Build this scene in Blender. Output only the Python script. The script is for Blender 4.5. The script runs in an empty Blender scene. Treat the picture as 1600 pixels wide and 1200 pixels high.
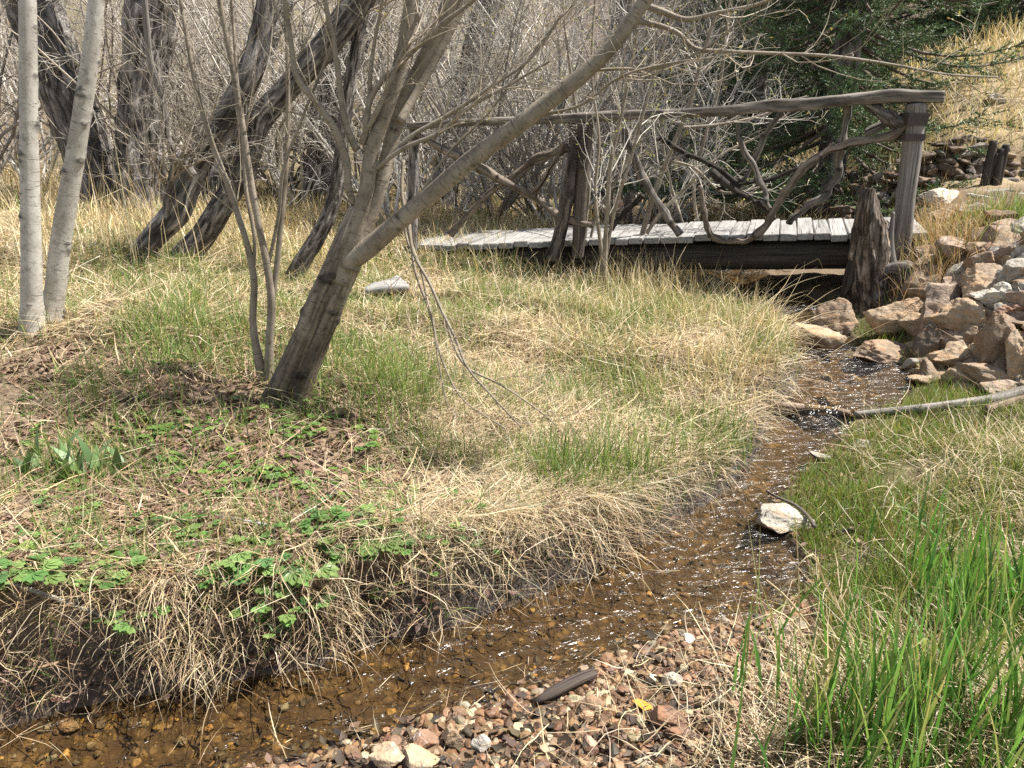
import bpy, bmesh, math, random
import numpy as np
rng = np.random.default_rng(11)
random.seed(5)
PI = math.pi
scene = bpy.context.scene
COL = scene.collection
# ------------------------------------------------------------------ camera model (used to survey real positions)
H = 1.45; F = 1200.0; PITCH = math.radians(19.9)
cp, sp = math.cos(PITCH), math.sin(PITCH)
def ray(px, py):
    a = (px-800)/F; b = (600-py)/F
    return np.array([a, cp+b*sp, -sp+b*cp])
def at(px, py, Y):
    d = ray(px, py); t = Y/d[1]
    return np.array([d[0]*t, Y, H+d[2]*t])
def at_z(px, py, z):
    d = ray(px, py); t = (z-H)/d[2]
    return np.array([d[0]*t, d[1]*t, z])
def proj(x, y, z):
    dep = y*cp-(z-H)*sp
    up = y*sp+(z-H)*cp
    dep = np.where(dep < .05, .05, dep)
    return 800+F*x/dep, 600-F*up/dep
def mpp(p):                                     # metres per photo pixel at a point
    return (p[1]*cp-(p[2]-H)*sp)/F
# ------------------------------------------------------------------ noise
def _h(i, j, k, s):
    n = (i*374761393 + j*668265263 + k*1440662683 + s*974711) & 0xffffffff
    n = ((n ^ (n >> 13))*1274126177) & 0xffffffff
    n = ((n ^ (n >> 15))*2246822519) & 0xffffffff
    return ((n ^ (n >> 16)) & 0xffff)/65535.0
def vn(x, y, z=0.0, s=0):
    x, y, z = np.broadcast_arrays(np.asarray(x, float), np.asarray(y, float), np.asarray(z, float))
    i = np.floor(x).astype(np.int64); j = np.floor(y).astype(np.int64); k = np.floor(z).astype(np.int64)
    fx, fy, fz = x-i, y-j, z-k
    fx = fx*fx*(3-2*fx); fy = fy*fy*(3-2*fy); fz = fz*fz*(3-2*fz)
    r = 0
    for a in (0, 1):
        wx = fx if a else 1-fx
        for b in (0, 1):
            wy = fy if b else 1-fy
            for c in (0, 1):
                wz_ = fz if c else 1-fz
                r = r+_h(i+a, j+b, k+c, s)*wx*wy*wz_
    return r*2-1
def fbm(x, y, z=0.0, s=0, o=4):
    r = 0; a = .5; f = 1.0
    for q in range(o):
        r = r+a*vn(np.asarray(x)*f+q*17.3, np.asarray(y)*f-q*9.1, np.asarray(z)*f+q*5.7, s+q); a *= .5; f *= 2.03
    return r
def sm(a, b, x):
    t = np.clip((np.asarray(x, float)-a)/(b-a), 0, 1); return t*t*(3-2*t)
# ------------------------------------------------------------------ terrain
def polyd(x, y, P):
    best = np.full(x.shape, 1e9); par = np.zeros(x.shape); side = np.zeros(x.shape)
    for i in range(len(P)-1):
        ax, ay = P[i]; bx, by = P[i+1]; dx, dy = bx-ax, by-ay; L = dx*dx+dy*dy
        t = np.clip(((x-ax)*dx+(y-ay)*dy)/L, 0, 1)
        d = np.hypot(x-ax-t*dx, y-ay-t*dy); m = d < best
        best = np.where(m, d, best); par = np.where(m, i+t, par)
        side = np.where(m, np.sign(dx*(y-ay)-dy*(x-ax)), side)
    return best, par, side
def inpoly(x, y, P):
    r = np.zeros(x.shape, bool); n = len(P)
    for i in range(n):
        ax, ay = P[i]; bx, by = P[(i+1) % n]
        if ay == by: continue
        c = ((ay > y) != (by > y)) & (x < (bx-ax)*(y-ay)/(by-ay)+ax)
        r ^= c
    return r
def uz(px, py):
    z = 0.0 if py > 645 else .06
    p = at_z(px, py, z); return (p[0], p[1])
LE = [(-5, .75), (-2.6, 1.2)]+[uz(*q) for q in [(0,1140),(110,1108),(220,1088),(300,1075),(430,1052),(500,1040),(560,1005),(700,985),
      (800,945),(900,905),(1000,850),(1100,790),(1165,745),(1190,690),(1212,650),(1240,610),(1255,575)]]+[(1.72,4.5),(1.78,5.2),(1.62,6.5),(1.2,8.5),(.8,12.5)]
HB = np.array([.3,.3,.30,.30,.30,.29,.28,.27,.25,.23,.21,.19,.15,.12,.10,.09,.09,.11,.13,.17,.2,.2,.2,.2])
RE = [(-5,-.2),(-2.0,.55),(-1.1,.95)]+[uz(*q) for q in [(400,1200),(560,1160),(700,1112),(830,1080),(900,1050),(1000,1012),(1100,985),(1200,965),
      (1262,925),(1262,880),(1205,815),(1222,770),(1255,735),(1312,690),(1335,655),(1400,632),(1440,600),(1400,572)]]+[(2.12,4.55),(2.2,5.2),(2.1,6.5),(1.7,8.5),(1.3,12.5)]
STREAM = LE+RE[::-1]
FOOT = [(4.4,14),(3.75,8.5),(3.05,7),(2.68,6),(2.35,5.3),(2.25,4.75),(2.27,4.4),(2.29,4.1),(2.37,3.7),(2.5,3.3),(2.9,2.9),(3.5,2.2),(4,1.2),(4.2,-3)]
def wz(x, y):
    u = y-(3.55-.3*(x-1.28))
    return .05*sm(0, .1, u)+.03*np.maximum(0, u)*(u < 9)
def info(x, y):
    x = np.atleast_1d(np.asarray(x, float)); y = np.atleast_1d(np.asarray(y, float))
    dL, iL, _ = polyd(x, y, LE); dR, iR, _ = polyd(x, y, RE)
    ins = inpoly(x, y, STREAM); left = (~ins) & (dL <= dR); right = (~ins) & (dL > dR)
    dF, _, sF = polyd(x, y, FOOT); dF = dF*sF
    w = wz(x, y)
    n1 = fbm(x*1.1, y*1.1, 0, 3, 3); n2 = fbm(x*4, y*4, 0, 8, 3); n3 = fbm(x*16, y*16, 0, 21, 3)
    near = 1/(1+((x*x+y*y)/30.0))
    zin = w-.015-.07*sm(0, .2, np.minimum(dL, dR))+.012*n2+.006*n3
    hb = np.interp(iL, np.arange(len(HB)), HB)*(1+.22*fbm(x*5, y*5, 0, 30, 2))
    zl = w+.005+hb*sm(-.01, .09+.10*(n2+.4), dL)+.17*sm(.05, 2.3, dL)+.05*n1*sm(.1, .6, dL)+.03*n2*sm(0, .15, dL)+.014*n3+.035*np.abs(n3)*(1-sm(.05, .25, dL))*sm(0, .04, dL)
    zl = zl-.25*sm(3.9, 5.8, y)*sm(-3.2, -1.2, x)
    bump = .06*np.exp(-((x-1.95)**2+(y-2.75)**2)/.09)+.04*np.exp(-((x-2.3)**2+(y-2.3)**2)/.2)
    zr = w+.006+.035*sm(0, .35, dR)+.02*n2*sm(0, .3, dR)+.012*n3+bump+.12*sm(0, 1.2, x-.3)*(1-sm(1.2, 2.2, y))
    zr = zr+.62*sm(-.03, .85, dF)+.05*n2*sm(.1, .6, dF)
    rt = .30*sm(7.08, 7.3, y)*sm(2.9, 3.5, x)+np.minimum(.34*np.maximum(0, x-3.3)*sm(6.9, 9.2, y), 1.3)
    zr = zr+rt
    z = np.where(ins, zin, np.where(left, zl, zr))
    z = z+.27*np.maximum(0, y-12+1.2*n1)*sm(12, 16, y)
    return dict(z=z, dL=dL, dR=dR, ins=ins, left=left, right=right, dF=dF, n1=n1, n2=n2, w=w)
def T(x, y): return info(x, y)['z']
def G(px, py, lo=.9, hi=30):                    # where the sight line through a photo pixel meets the terrain
    d = ray(px, py); t = np.linspace(lo, hi, 3000)
    z = H+d[2]*t; g = T(d[0]*t, d[1]*t); k = np.argmax(z < g)
    a, b = (t[k-1], t[k]) if k > 0 else (t[-2], t[-1])
    for _ in range(18):
        m = (a+b)/2
        if H+d[2]*m < T(d[0]*m, d[1]*m)[0]: b = m
        else: a = m
    return np.array([d[0]*b, d[1]*b, H+d[2]*b])
# ------------------------------------------------------------------ mesh collecting
class MB:
    def __init__(s): s.v = []; s.q = []; s.t = []; s.c = []; s.u = []; s.n = 0
    def add(s, v, quads=None, tris=None, col=(1, 1, 1), tc=None):
        v = np.asarray(v, float).reshape(-1, 3); n = len(v)
        if quads is not None and len(quads): s.q.append(np.asarray(quads, np.int64).reshape(-1, 4)+s.n)
        if tris is not None and len(tris): s.t.append(np.asarray(tris, np.int64).reshape(-1, 3)+s.n)
        c = np.asarray(col, float)
        s.c.append(np.broadcast_to(c, (n, 3)) if c.ndim == 1 else c)
        s.u.append(v if tc is None else np.asarray(tc, float).reshape(-1, 3)); s.v.append(v); s.n += n
        return s
    def build(s, name, mat, parent=None, smooth=True, loc=None):
        V = np.concatenate(s.v)
        o3 = np.zeros(3)
        if parent is not None: o3 = np.array(parent.get('_o', (0, 0, 0)), float)
        elif loc is not None: o3 = np.asarray(loc, float)
        V = V-o3
        Q = np.concatenate(s.q) if s.q else np.zeros((0, 4), np.int64); R = np.concatenate(s.t) if s.t else np.zeros((0, 3), np.int64)
        me = bpy.data.meshes.new(name)
        me.vertices.add(len(V)); me.vertices.foreach_set('co', V.astype(np.float32).ravel())
        me.loops.add(Q.size+R.size); me.loops.foreach_set('vertex_index', np.concatenate([Q.ravel(), R.ravel()]).astype(np.int32))
        me.polygons.add(len(Q)+len(R))
        ls = np.concatenate([np.arange(len(Q))*4, Q.size+np.arange(len(R))*3]).astype(np.int32)
        me.polygons.foreach_set('loop_start', ls)
        me.polygons.foreach_set('use_smooth', np.full(len(Q)+len(R), bool(smooth)))
        C = np.concatenate(s.c); A = me.color_attributes.new('Col', 'FLOAT_COLOR', 'POINT')
        A.data.foreach_set('color', np.concatenate([C, np.ones((len(C), 1))], 1).astype(np.float32).ravel())
        U = me.attributes.new('tc', 'FLOAT_VECTOR', 'POINT'); U.data.foreach_set('vector', np.concatenate(s.u).astype(np.float32).ravel())
        me.materials.append(mat); me.update(calc_edges=True); me.validate()
        o = bpy.data.objects.new(name, me); COL.objects.link(o)
        if parent is not None: o.parent = parent
        else: o.location = o3
        return o
def tag(o, label, cat, group=None, kind=None):
    o['label'] = label; o['category'] = cat
    if group: o['group'] = group
    if kind: o['kind'] = kind
    return o
def thing(name, label, cat, loc, group=None):
    o = bpy.data.objects.new(name, None); COL.objects.link(o); o.location = [float(q) for q in loc]; o.empty_display_size = .05
    o['_o'] = [float(q) for q in loc]
    return tag(o, label, cat, group)
def nrm(a): return a/np.maximum(np.linalg.norm(a, axis=-1, keepdims=True), 1e-9)
# ------------------------------------------------------------------ tubes
def smooth_path(P, R, step):
    P = np.asarray(P, float); R = np.asarray(R, float); n_ = len(P)
    h = np.maximum(np.linalg.norm(np.diff(P, axis=0), axis=1), 1e-6); s = np.diff(P, axis=0)/h[:, None]
    D = np.zeros_like(P); D[0] = s[0]; D[-1] = s[-1]
    for i in range(1, n_-1): D[i] = (s[i-1]*h[i]+s[i]*h[i-1])/(h[i]+h[i-1])
    out = []; rr = []
    for i in range(n_-1):
        n = max(2, int(h[i]/step)); t = (np.arange(n)/n)[:, None]; t2 = t*t; t3 = t2*t
        out.append((2*t3-3*t2+1)*P[i]+(t3-2*t2+t)*h[i]*D[i]+(-2*t3+3*t2)*P[i+1]+(t3-t2)*h[i]*D[i+1]); rr.append(R[i]+(R[i+1]-R[i])*t[:, 0])
    out.append(P[-1:]); rr.append(R[-1:])
    return np.vstack(out), np.concatenate(rr)
def frames(P):
    Tn = nrm(np.gradient(P, axis=0)); n = len(P); N = np.zeros_like(P)
    ref = np.array([0, 0, 1.]) if abs(Tn[0][2]) < .8 else np.array([0, -1., 0])
    v = ref-Tn[0]*(ref@Tn[0]); N[0] = v/np.linalg.norm(v)
    for i in range(1, n):
        v = N[i-1]-Tn[i]*(N[i-1]@Tn[i]); N[i] = v/max(np.linalg.norm(v), 1e-9)
    return Tn, N, np.cross(Tn, N)
def tube(mb, P, R, sides=10, step=.03, amp=0, fr=(3, 6), sq=0, col=(1, 1, 1), seed=0, knots=(), furrow=0, flat=1.0, cap=True, lump=0):
    P, R = smooth_path(P, R, step); n = len(P); Tn, N, B = frames(P)
    L = np.concatenate([[0], np.cumsum(np.linalg.norm(np.diff(P, axis=0), axis=1))])
    a = np.arange(sides)/sides*2*PI; ca, sa = np.cos(a), np.sin(a)
    rad = np.ones((n, sides))
    if sq: rad *= (np.abs(ca)**sq+np.abs(sa)**sq)**(-1/sq)
    rm = R.mean(); cx = np.broadcast_to(ca, (n, sides)); sx = np.broadcast_to(sa, (n, sides)); Lx = np.broadcast_to(L[:, None], (n, sides))
    if amp: rad = rad*(1+amp*fbm(cx*fr[0]*.5, sx*fr[0]*.5, Lx*fr[1], seed, 4))
    if lump: rad = rad*(1+lump*vn(Lx*2.2+seed, seed*1.7, 0, seed))
    C = np.broadcast_to(np.asarray(col, float), (n, sides, 3)).copy()
    if furrow:
        f = np.abs(fbm(cx*5+.9*fbm(cx*2, sx*2, Lx*3, seed+5, 2), sx*5, Lx*2.6/(rm*6+.3), seed+9, 4)); rad = rad*(1+furrow*(np.minimum(f*3, 1)-.6))
        C *= (.45+.75*np.minimum(f*3.2, 1))[..., None]
    for (kl, ka, ks, kd) in knots:
        da = (a-ka+PI) % (2*PI)-PI
        d2 = (((Lx-kl)/ks)**2+(da*R[:, None]/(ks*1.15))**2)
        rad = rad+kd*np.exp(-d2*1.6)*ks/np.maximum(R[:, None], 1e-4)
        ring = np.exp(-((np.sqrt(d2)-.75)/.28)**2); core = np.exp(-(((Lx-kl)/(ks*.42))**2+(da*R[:, None]/(ks*1.7))**2)*1.2)
        C *= (1-.85*np.clip(core+.75*ring*(Lx > kl), 0, 1))[..., None]
    V = P[:, None]+R[:, None, None]*rad[..., None]*(ca[None, :, None]*N[:, None]+sa[None, :, None]*B[:, None]*flat)
    i = np.arange(n-1)[:, None]*sides; j = np.arange(sides)[None]; k = (j+1) % sides
    Q = np.stack([i+j, i+k, i+sides+k, i+sides+j], -1).reshape(-1, 4)
    tc = np.stack([rm*cx, rm*sx, Lx+seed*3.17], -1).reshape(-1, 3)
    V = V.reshape(-1, 3); C = C.reshape(-1, 3)
    tr = []
    if cap:
        m = len(V); V = np.vstack([V, P[:1]-Tn[:1]*R[0]*.15, P[-1:]+Tn[-1:]*R[-1]*.2]); tc = np.vstack([tc, tc[:1], tc[-1:]]); C = np.vstack([C, C[:1], C[-1:]])
        for jj in range(sides):
            kk = (jj+1) % sides; tr += [(m, kk, jj), (m+1, (n-1)*sides+jj, (n-1)*sides+kk)]
    mb.add(V, Q, tr, C, tc)
    return P, R
def btubes(mb, P, R, sides=3, col=None):
    M, n, _ = P.shape
    Tn = nrm(np.gradient(P, axis=1)); ref = rng.normal(size=(M, 1, 3)); N = nrm(ref-(ref*Tn).sum(-1, keepdims=True)*Tn); B = np.cross(Tn, N)
    a = np.arange(sides)/sides*2*PI
    V = P[:, :, None]+R[:, :, None, None]*(np.cos(a)[:, None]*N[:, :, None]+np.sin(a)[:, None]*B[:, :, None])
    idx = np.arange(M*n*sides).reshape(M, n, sides)
    Q = np.stack([idx[:, :-1], np.roll(idx, -1, 2)[:, :-1], np.roll(idx, -1, 2)[:, 1:], idx[:, 1:]], -1).reshape(-1, 4)
    c = np.ones((M, 3)) if col is None else np.asarray(col)
    if c.ndim == 1: c = np.broadcast_to(c, (M, 3))
    c = c*(1+.18*rng.normal(size=(M, 1)))
    tc = np.broadcast_to(np.arange(n)[None, :, None]*np.ones((M, 1, sides)), (M, n, sides)).reshape(-1)
    mb.add(V.reshape(-1, 3), Q, None, np.repeat(np.clip(c, 0, 1.5), n*sides, 0), np.stack([V[..., 0].ravel(), V[..., 1].ravel(), tc*.05], -1))
def grow(P, R, per, ln, ang=(.5, 1.0), n=5, up=.25, wig=.18, tr=(.25, .98), rr=.55, rmax=1, tip=.0008, rg=None):
    rg = rg or rng
    M, m, _ = P.shape; K = M*per; pi = np.repeat(np.arange(M), per); t = rg.uniform(tr[0], tr[1], K)
    f = t*(m-1); i = np.minimum(f.astype(int), m-2); w = (f-i)[:, None]
    S = P[pi, i]*(1-w)+P[pi, i+1]*w; r0 = R[pi, i]*(1-w[:, 0])+R[pi, i+1]*w[:, 0]
    d = nrm(P[pi, i+1]-P[pi, i]); q = rg.normal(size=(K, 3)); q = nrm(q-(q*d).sum(1, keepdims=True)*d)
    a = rg.uniform(ang[0], ang[1], K)[:, None]; D = d*np.cos(a)+q*np.sin(a)
    L = rg.uniform(ln[0], ln[1], K)*(1.15-.6*t); st = L/(n-1)
    pts = [S]; cur = D; cv = rg.normal(size=(K, 3))*wig
    for k in range(1, n):
        cur = nrm(cur+cv*.5+rg.normal(size=(K, 3))*wig+np.array([0, 0, up])*.4); pts.append(pts[-1]+cur*st[:, None])
    r = np.minimum(r0*rr, rmax)[:, None]; k = np.arange(n)/(n-1)
    return np.stack(pts, 1), np.maximum(r*(1-k)**.8, tip)
def rs(P, R, n=8):                              # a path as one row of a (1, n, 3) batch
    P = np.asarray(P); t = np.linspace(0, len(P)-1, n).round().astype(int); return P[t][None], np.asarray(R)[t][None]
def pxpath(pts, Y, dy=0.0, zr=0):               # [(px, py, width px)...] -> surveyed centre line and radii on the plane at distance Y
    P = []; R = []
    for k, (x, y, w) in enumerate(pts):
        p = at(x, y, Y+dy*k/max(1, len(pts)-1)); P.append(p); R.append(.46*w*mpp(p)/math.sqrt(1+((x-800)/F)**2))
    return np.array(P), np.array(R)
# ------------------------------------------------------------------ blades
def blades(mb, B, h, w, az, lean, curv, col, segs=4, yaw=.6, kink=0.0, droop=0.0, tipc=None, ground=False, wig=.25):
    N = len(B); t = np.arange(segs+1)/segs
    th = lean[:, None]+curv[:, None]*t[None]**1.3
    if kink:
        kk = (rng.random(N) < kink); kp = rng.uniform(.35, .8, N); th = th+np.where(kk, rng.uniform(.6, 1.7, N), 0)[:, None]*(t[None] > kp[:, None])
    A = az[:, None]+wig*rng.normal(size=(N, 1))*t[None]+.4*wig*np.cumsum(rng.normal(size=(N, segs+1)), 1)
    dx = np.sin(th)*np.cos(A); dy = np.sin(th)*np.sin(A); dz = np.cos(th)
    st = (h/segs)[:, None, None]
    D = np.stack([dx, dy, dz], -1)*st; Pn = B[:, None]+np.concatenate([np.zeros((N, 1, 3)), np.cumsum(D[:, :-1], 1)], 1)
    if ground:                                  # lying straw rests on the ground instead of sinking into it
        g = T(Pn[..., 0].ravel(), Pn[..., 1].ravel()).reshape(N, segs+1); off = rng.uniform(.002, .03, (N, 1))
        Pn[..., 2] = np.where((Pn[..., 2] < g+off) & (g-Pn[..., 2] < .12), g+off, Pn[..., 2])
    ya = az+PI/2+yaw*rng.normal(size=N)
    W = np.stack([np.cos(ya), np.sin(ya), .25*rng.normal(size=N)], -1)[:, None]
    wd = (w[:, None]*np.clip(np.minimum(.55+t*3, 1.15*(1-t**2.2)), .06, 1)[None])[..., None]*.5
    V = np.stack([Pn-W*wd, Pn+W*wd], 2).reshape(N, -1, 3); m = 2*(segs+1)
    b = np.arange(N)[:, None]*m; s = np.arange(segs)[None]*2
    Q = np.stack([b+s, b+s+1, b+s+3, b+s+2], -1).reshape(-1, 4)
    c = np.repeat(col[:, None], m, 1)
    if tipc is not None:
        tt = np.repeat(t, 2)[None, :, None]**2; c = c*(1-tt)+np.asarray(tipc)*tt
    mb.add(V.reshape(-1, 3), Q, None, c.reshape(-1, 3))
def scatter(n, r0, r1, a0, a1, fn, gx=1.0):
    n = int(n); r = r0*(r1/r0)**(rng.random(n)**gx); a = np.radians(rng.uniform(a0, a1, n)); x = r*np.sin(a); y = r*np.cos(a)
    I = info(x, y); px, py = proj(x, y, I['z'])
    p = fn(x, y, I, px, py); k = rng.random(n) < p
    return x[k], y[k], {q: v[k] for q, v in I.items()}, px[k], py[k]
def pal(n, cols, var=.15):
    c = np.asarray(cols)[rng.integers(0, len(cols), n)]; return np.clip(c*(1+var*rng.normal(size=(n, 1)))*(1+.06*rng.normal(size=(n, 3))*np.array([.6, .4, 1])), .004, .95)
# ------------------------------------------------------------------ rocks
_ico = {}
def ico(sub):
    if sub not in _ico:
        bm = bmesh.new(); bmesh.ops.create_icosphere(bm, subdivisions=sub, radius=1)
        _ico[sub] = (np.array([v.co[:] for v in bm.verts]), np.array([[v.index for v in f.verts] for f in bm.faces])); bm.free()
    return _ico[sub]
def rockshape(sub, seed, cuts=11, rough=.05, lo=.5, hi=.85):
    V, Fc = ico(sub); V = V.copy(); g = np.random.default_rng(seed)
    for d in nrm(g.normal(size=(cuts, 3))):
        h = g.uniform(lo, hi); s = V@d; V = V-np.where(s > h, (s-h)*.99, 0)[:, None]*d
    nv = nrm(V)
    V = V+nv*(rough*2.2*fbm(V[:, 0]*1.6, V[:, 1]*1.6, V[:, 2]*1.6, seed, 4)+rough*.9*fbm(V[:, 0]*7, V[:, 1]*7, V[:, 2]*7, seed+3, 3))[:, None]
    rg_ = 1-np.abs(fbm(V[:, 0]*2.3, V[:, 1]*2.3, V[:, 2]*4, seed+7, 4))*2.2; V = V-nv*(rough*1.1*np.clip(rg_-.55, 0, 1))[:, None]
    V -= (V.max(0)+V.min(0))/2; V /= (V.max(0)-V.min(0))/2
    return V, Fc
def rotm(rx, ry, rz):
    cx, sx, cy, sy, cz, sz = math.cos(rx), math.sin(rx), math.cos(ry), math.sin(ry), math.cos(rz), math.sin(rz)
    return np.array([[cz, -sz, 0], [sz, cz, 0], [0, 0, 1]])@np.array([[cy, 0, sy], [0, 1, 0], [-sy, 0, cy]])@np.array([[1, 0, 0], [0, cx, -sx], [0, sx, cx]])
# ------------------------------------------------------------------ materials
class NT:
    def __init__(s, name):
        s.m = bpy.data.materials.new(name); s.m.use_nodes = True; s.t = s.m.node_tree; s.t.nodes.clear(); s.out = s.n('ShaderNodeOutputMaterial')
    def n(s, typ, ins=None, **kw):
        x = s.t.nodes.new(typ)
        for k, v in kw.items(): setattr(x, k, v)
        for k, v in (ins or {}).items(): s.set(x, k, v)
        return x
    def set(s, x, k, v):
        i = x.inputs[k]
        if isinstance(v, bpy.types.NodeSocket): s.t.links.new(v, i)
        elif isinstance(v, bpy.types.Node): s.t.links.new(v.outputs[0], i)
        else: i.default_value = (tuple(v)+(1,) if hasattr(v, '__len__') and len(v) == 3 and i.type == 'RGBA' else v)
    def attr(s, nm): return s.n('ShaderNodeAttribute', attribute_name=nm)
    def noise(s, vec, sc, det=5, rough=.6, dist=0): return s.n('ShaderNodeTexNoise', {'Vector': vec, 'Scale': sc, 'Detail': det, 'Roughness': rough, 'Distortion': dist}).outputs['Fac']
    def voro(s, vec, sc, feat='F1', out='Distance'): return s.n('ShaderNodeTexVoronoi', {'Vector': vec, 'Scale': sc}, feature=feat).outputs[out]
    def mapv(s, vec, scale): return s.n('ShaderNodeMapping', {'Vector': vec, 'Scale': scale}).outputs[0]
    def ramp(s, fac, stops):
        r = s.n('ShaderNodeValToRGB', {'Fac': fac}); e = r.color_ramp.elements
        while len(e) > 1: e.remove(e[-1])
        for i, (p, c) in enumerate(stops):
            q = e[0] if i == 0 else e.new(p); q.position = p
            c = (c, c, c) if not hasattr(c, '__len__') else c; q.color = tuple(c)+(1,)
        return r.outputs[0]
    def mix(s, f, a, b, mode='MIX'):
        x = s.n('ShaderNodeMix', data_type='RGBA', blend_type=mode)
        s.set(x, 0, f); s.set(x, 6, a); s.set(x, 7, b); return x.outputs[2]
    def math(s, op, a, b=0.0, clamp=False): return s.n('ShaderNodeMath', {0: a, 1: b}, operation=op, use_clamp=clamp).outputs[0]
    def bump(s, h, st, d=.01, nrm=None):
        x = s.n('ShaderNodeBump', {'Height': h, 'Strength': st, 'Distance': d})
        if nrm is not None: s.set(x, 'Normal', nrm)
        return x.outputs[0]
    def bsdf(s, col, rough=.8, nrm=None, spec=.3):
        x = s.n('ShaderNodeBsdfPrincipled', {'Base Color': col, 'Roughness': rough, 'Specular IOR Level': spec})
        if nrm is not None: s.set(x, 'Normal', nrm)
        return x.outputs[0]
    def done(s, sh): s.t.links.new(sh, s.out.inputs[0]); return s.m
def mat_blade(name, tr=.35, rough=.5, tint=(1, 1, 1), spec=.3):
    n = NT(name); c = n.attr('Col').outputs['Color']; c = n.mix(1.0, c, tint, 'MULTIPLY')
    tc = n.mix(1.0, c, (1.15, 1.1, .7), 'MULTIPLY')
    x = n.n('ShaderNodeMixShader', {0: tr, 1: n.bsdf(c, rough, None, spec), 2: n.n('ShaderNodeBsdfTranslucent', {'Color': tc}).outputs[0]})
    return n.done(x.outputs[0])
def mat_bark(name, base, dark, light, vs=1.0, len_=0.0, furrow=0.0, rough=.85, lich=0.0, bump=.5):
    n = NT(name); tc = n.attr('tc').outputs['Vector']; vc = n.attr('Col').outputs['Color']
    a = n.noise(n.mapv(tc, (14*vs, 14*vs, 6*vs)), 1.0, 6, .65); c = n.ramp(a, [(.3, dark), (.5, base), (.72, light)])
    hgt = a
    if len_:
        l = n.noise(n.mapv(tc, (26, 26, 120)), 1.0, 3, .6); lm = n.ramp(l, [(.60, 0), (.66, 1)])
        c = n.mix(n.math('MULTIPLY', lm, len_), c, tuple(q*.35 for q in base)); hgt = n.math('ADD', hgt, n.math('MULTIPLY', lm, .5))
        l4 = n.noise(n.mapv(tc, (45, 45, 30)), 1.0, 5, .7); c = n.mix(n.ramp(l4, [(.52, 0), (.66, .6)]), c, tuple(q*.55 for q in dark)); l5 = n.noise(tc, 7, 4, .6); c = n.mix(n.ramp(l5, [(.5, 0), (.7, .35)]), c, dark)
        l2 = n.noise(n.mapv(tc, (3, 3, 22)), 1.0, 4, .6); c = n.mix(n.ramp(l2, [(.45, 0), (.75, .25*len_)]), c, light)
    if furrow:
        f = n.noise(n.mapv(tc, (38*vs, 38*vs, 7*vs)), 1.0, 5, .6, .6); fm = n.ramp(f, [(.38, 0), (.56, 1)])
        c = n.mix(fm, tuple(q*.35 for q in dark), c); hgt = n.math('ADD', n.math('MULTIPLY', fm, 1.2), a)
    if lich:
        l3 = n.noise(tc, 11, 6, .75); c = n.mix(n.ramp(l3, [(.56, 0), (.66, lich)]), c, (.38, .38, .33))
    c = n.mix(1.0, c, vc, 'MULTIPLY')
    return n.done(n.bsdf(c, rough, n.bump(hgt, bump, .012), .25))
def mat_wood(name, base, dark, light, bump=.5, crack=1.0):
    n = NT(name); tc = n.attr('tc').outputs['Vector']; vc = n.attr('Col').outputs['Color']
    a = n.noise(n.mapv(tc, (60, 60, 2.2)), 1.0, 6, .7, .3); c = n.ramp(a, [(.28, dark), (.5, base), (.75, light)])
    cr = n.noise(n.mapv(tc, (90, 90, 1.6)), 1.0, 3, .5, .5); cm = n.ramp(cr, [(.33, 1), (.40, 0)])
    c = n.mix(n.math('MULTIPLY', cm, crack), c, tuple(q*.25 for q in dark))
    b = n.noise(tc, 5, 4, .6); c = n.mix(n.ramp(b, [(.4, 0), (.75, .5)]), c, tuple(q*.6 for q in base))
    c = n.mix(1.0, c, vc, 'MULTIPLY')
    return n.done(n.bsdf(c, .85, n.bump(n.math('SUBTRACT', a, n.math('MULTIPLY', cm, .8)), bump, .008), .25))
def mat_rock(name, sc=1.0, spec=.3, rough=.8):
    n = NT(name); g = n.n('ShaderNodeNewGeometry').outputs['Position']; vc = n.attr('Col').outputs['Color']
    a = n.noise(g, 14*sc, 7, .68); b = n.noise(g, 60*sc, 4, .6); s = n.noise(n.mapv(g, (8*sc, 8*sc, 30*sc)), 1.0, 5, .6, 1.2)
    c = n.mix(n.ramp(a, [(.35, 0), (.68, .8)]), n.mix(1.0, vc, (.60, .565, .53), 'MULTIPLY'), n.mix(1.0, vc, (1.22, 1.18, 1.12), 'MULTIPLY'))
    c = n.mix(n.ramp(s, [(.5, 0), (.62, .55)]), c, n.mix(1.0, vc, (1.12, .82, .58), 'MULTIPLY'))
    c = n.mix(n.ramp(n.noise(g, 27*sc, 4, .7), [(.58, 0), (.70, .6)]), c, (.46, .44, .40))
    c = n.mix(n.ramp(b, [(.30, .6), (.42, 0)]), c, (.06, .05, .045))
    hh = n.math('ADD', n.math('MULTIPLY', a, 1.4), n.math('ADD', n.math('MULTIPLY', b, .4), n.math('MULTIPLY', s, .8)))
    return n.done(n.bsdf(c, rough, n.bump(hh, .7, .018/sc), spec))
def mat_simple(name, base, var=.3, sc=20, rough=.8, spec=.3, usecol=False, bump=.3, dist=.005):
    n = NT(name); g = n.n('ShaderNodeNewGeometry').outputs['Position']; a = n.noise(g, sc, 5, .65)
    b = n.attr('Col').outputs['Color'] if usecol else base
    c = n.mix(n.ramp(a, [(.3, 0), (.7, 1)]), n.mix(1.0, b, (1-var,)*3, 'MULTIPLY'), n.mix(1.0, b, (1+var,)*3, 'MULTIPLY'))
    return n.done(n.bsdf(c, rough, n.bump(a, bump, dist), spec))
EXPO = 1.28; DENO = False; NM = 1.2
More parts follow.
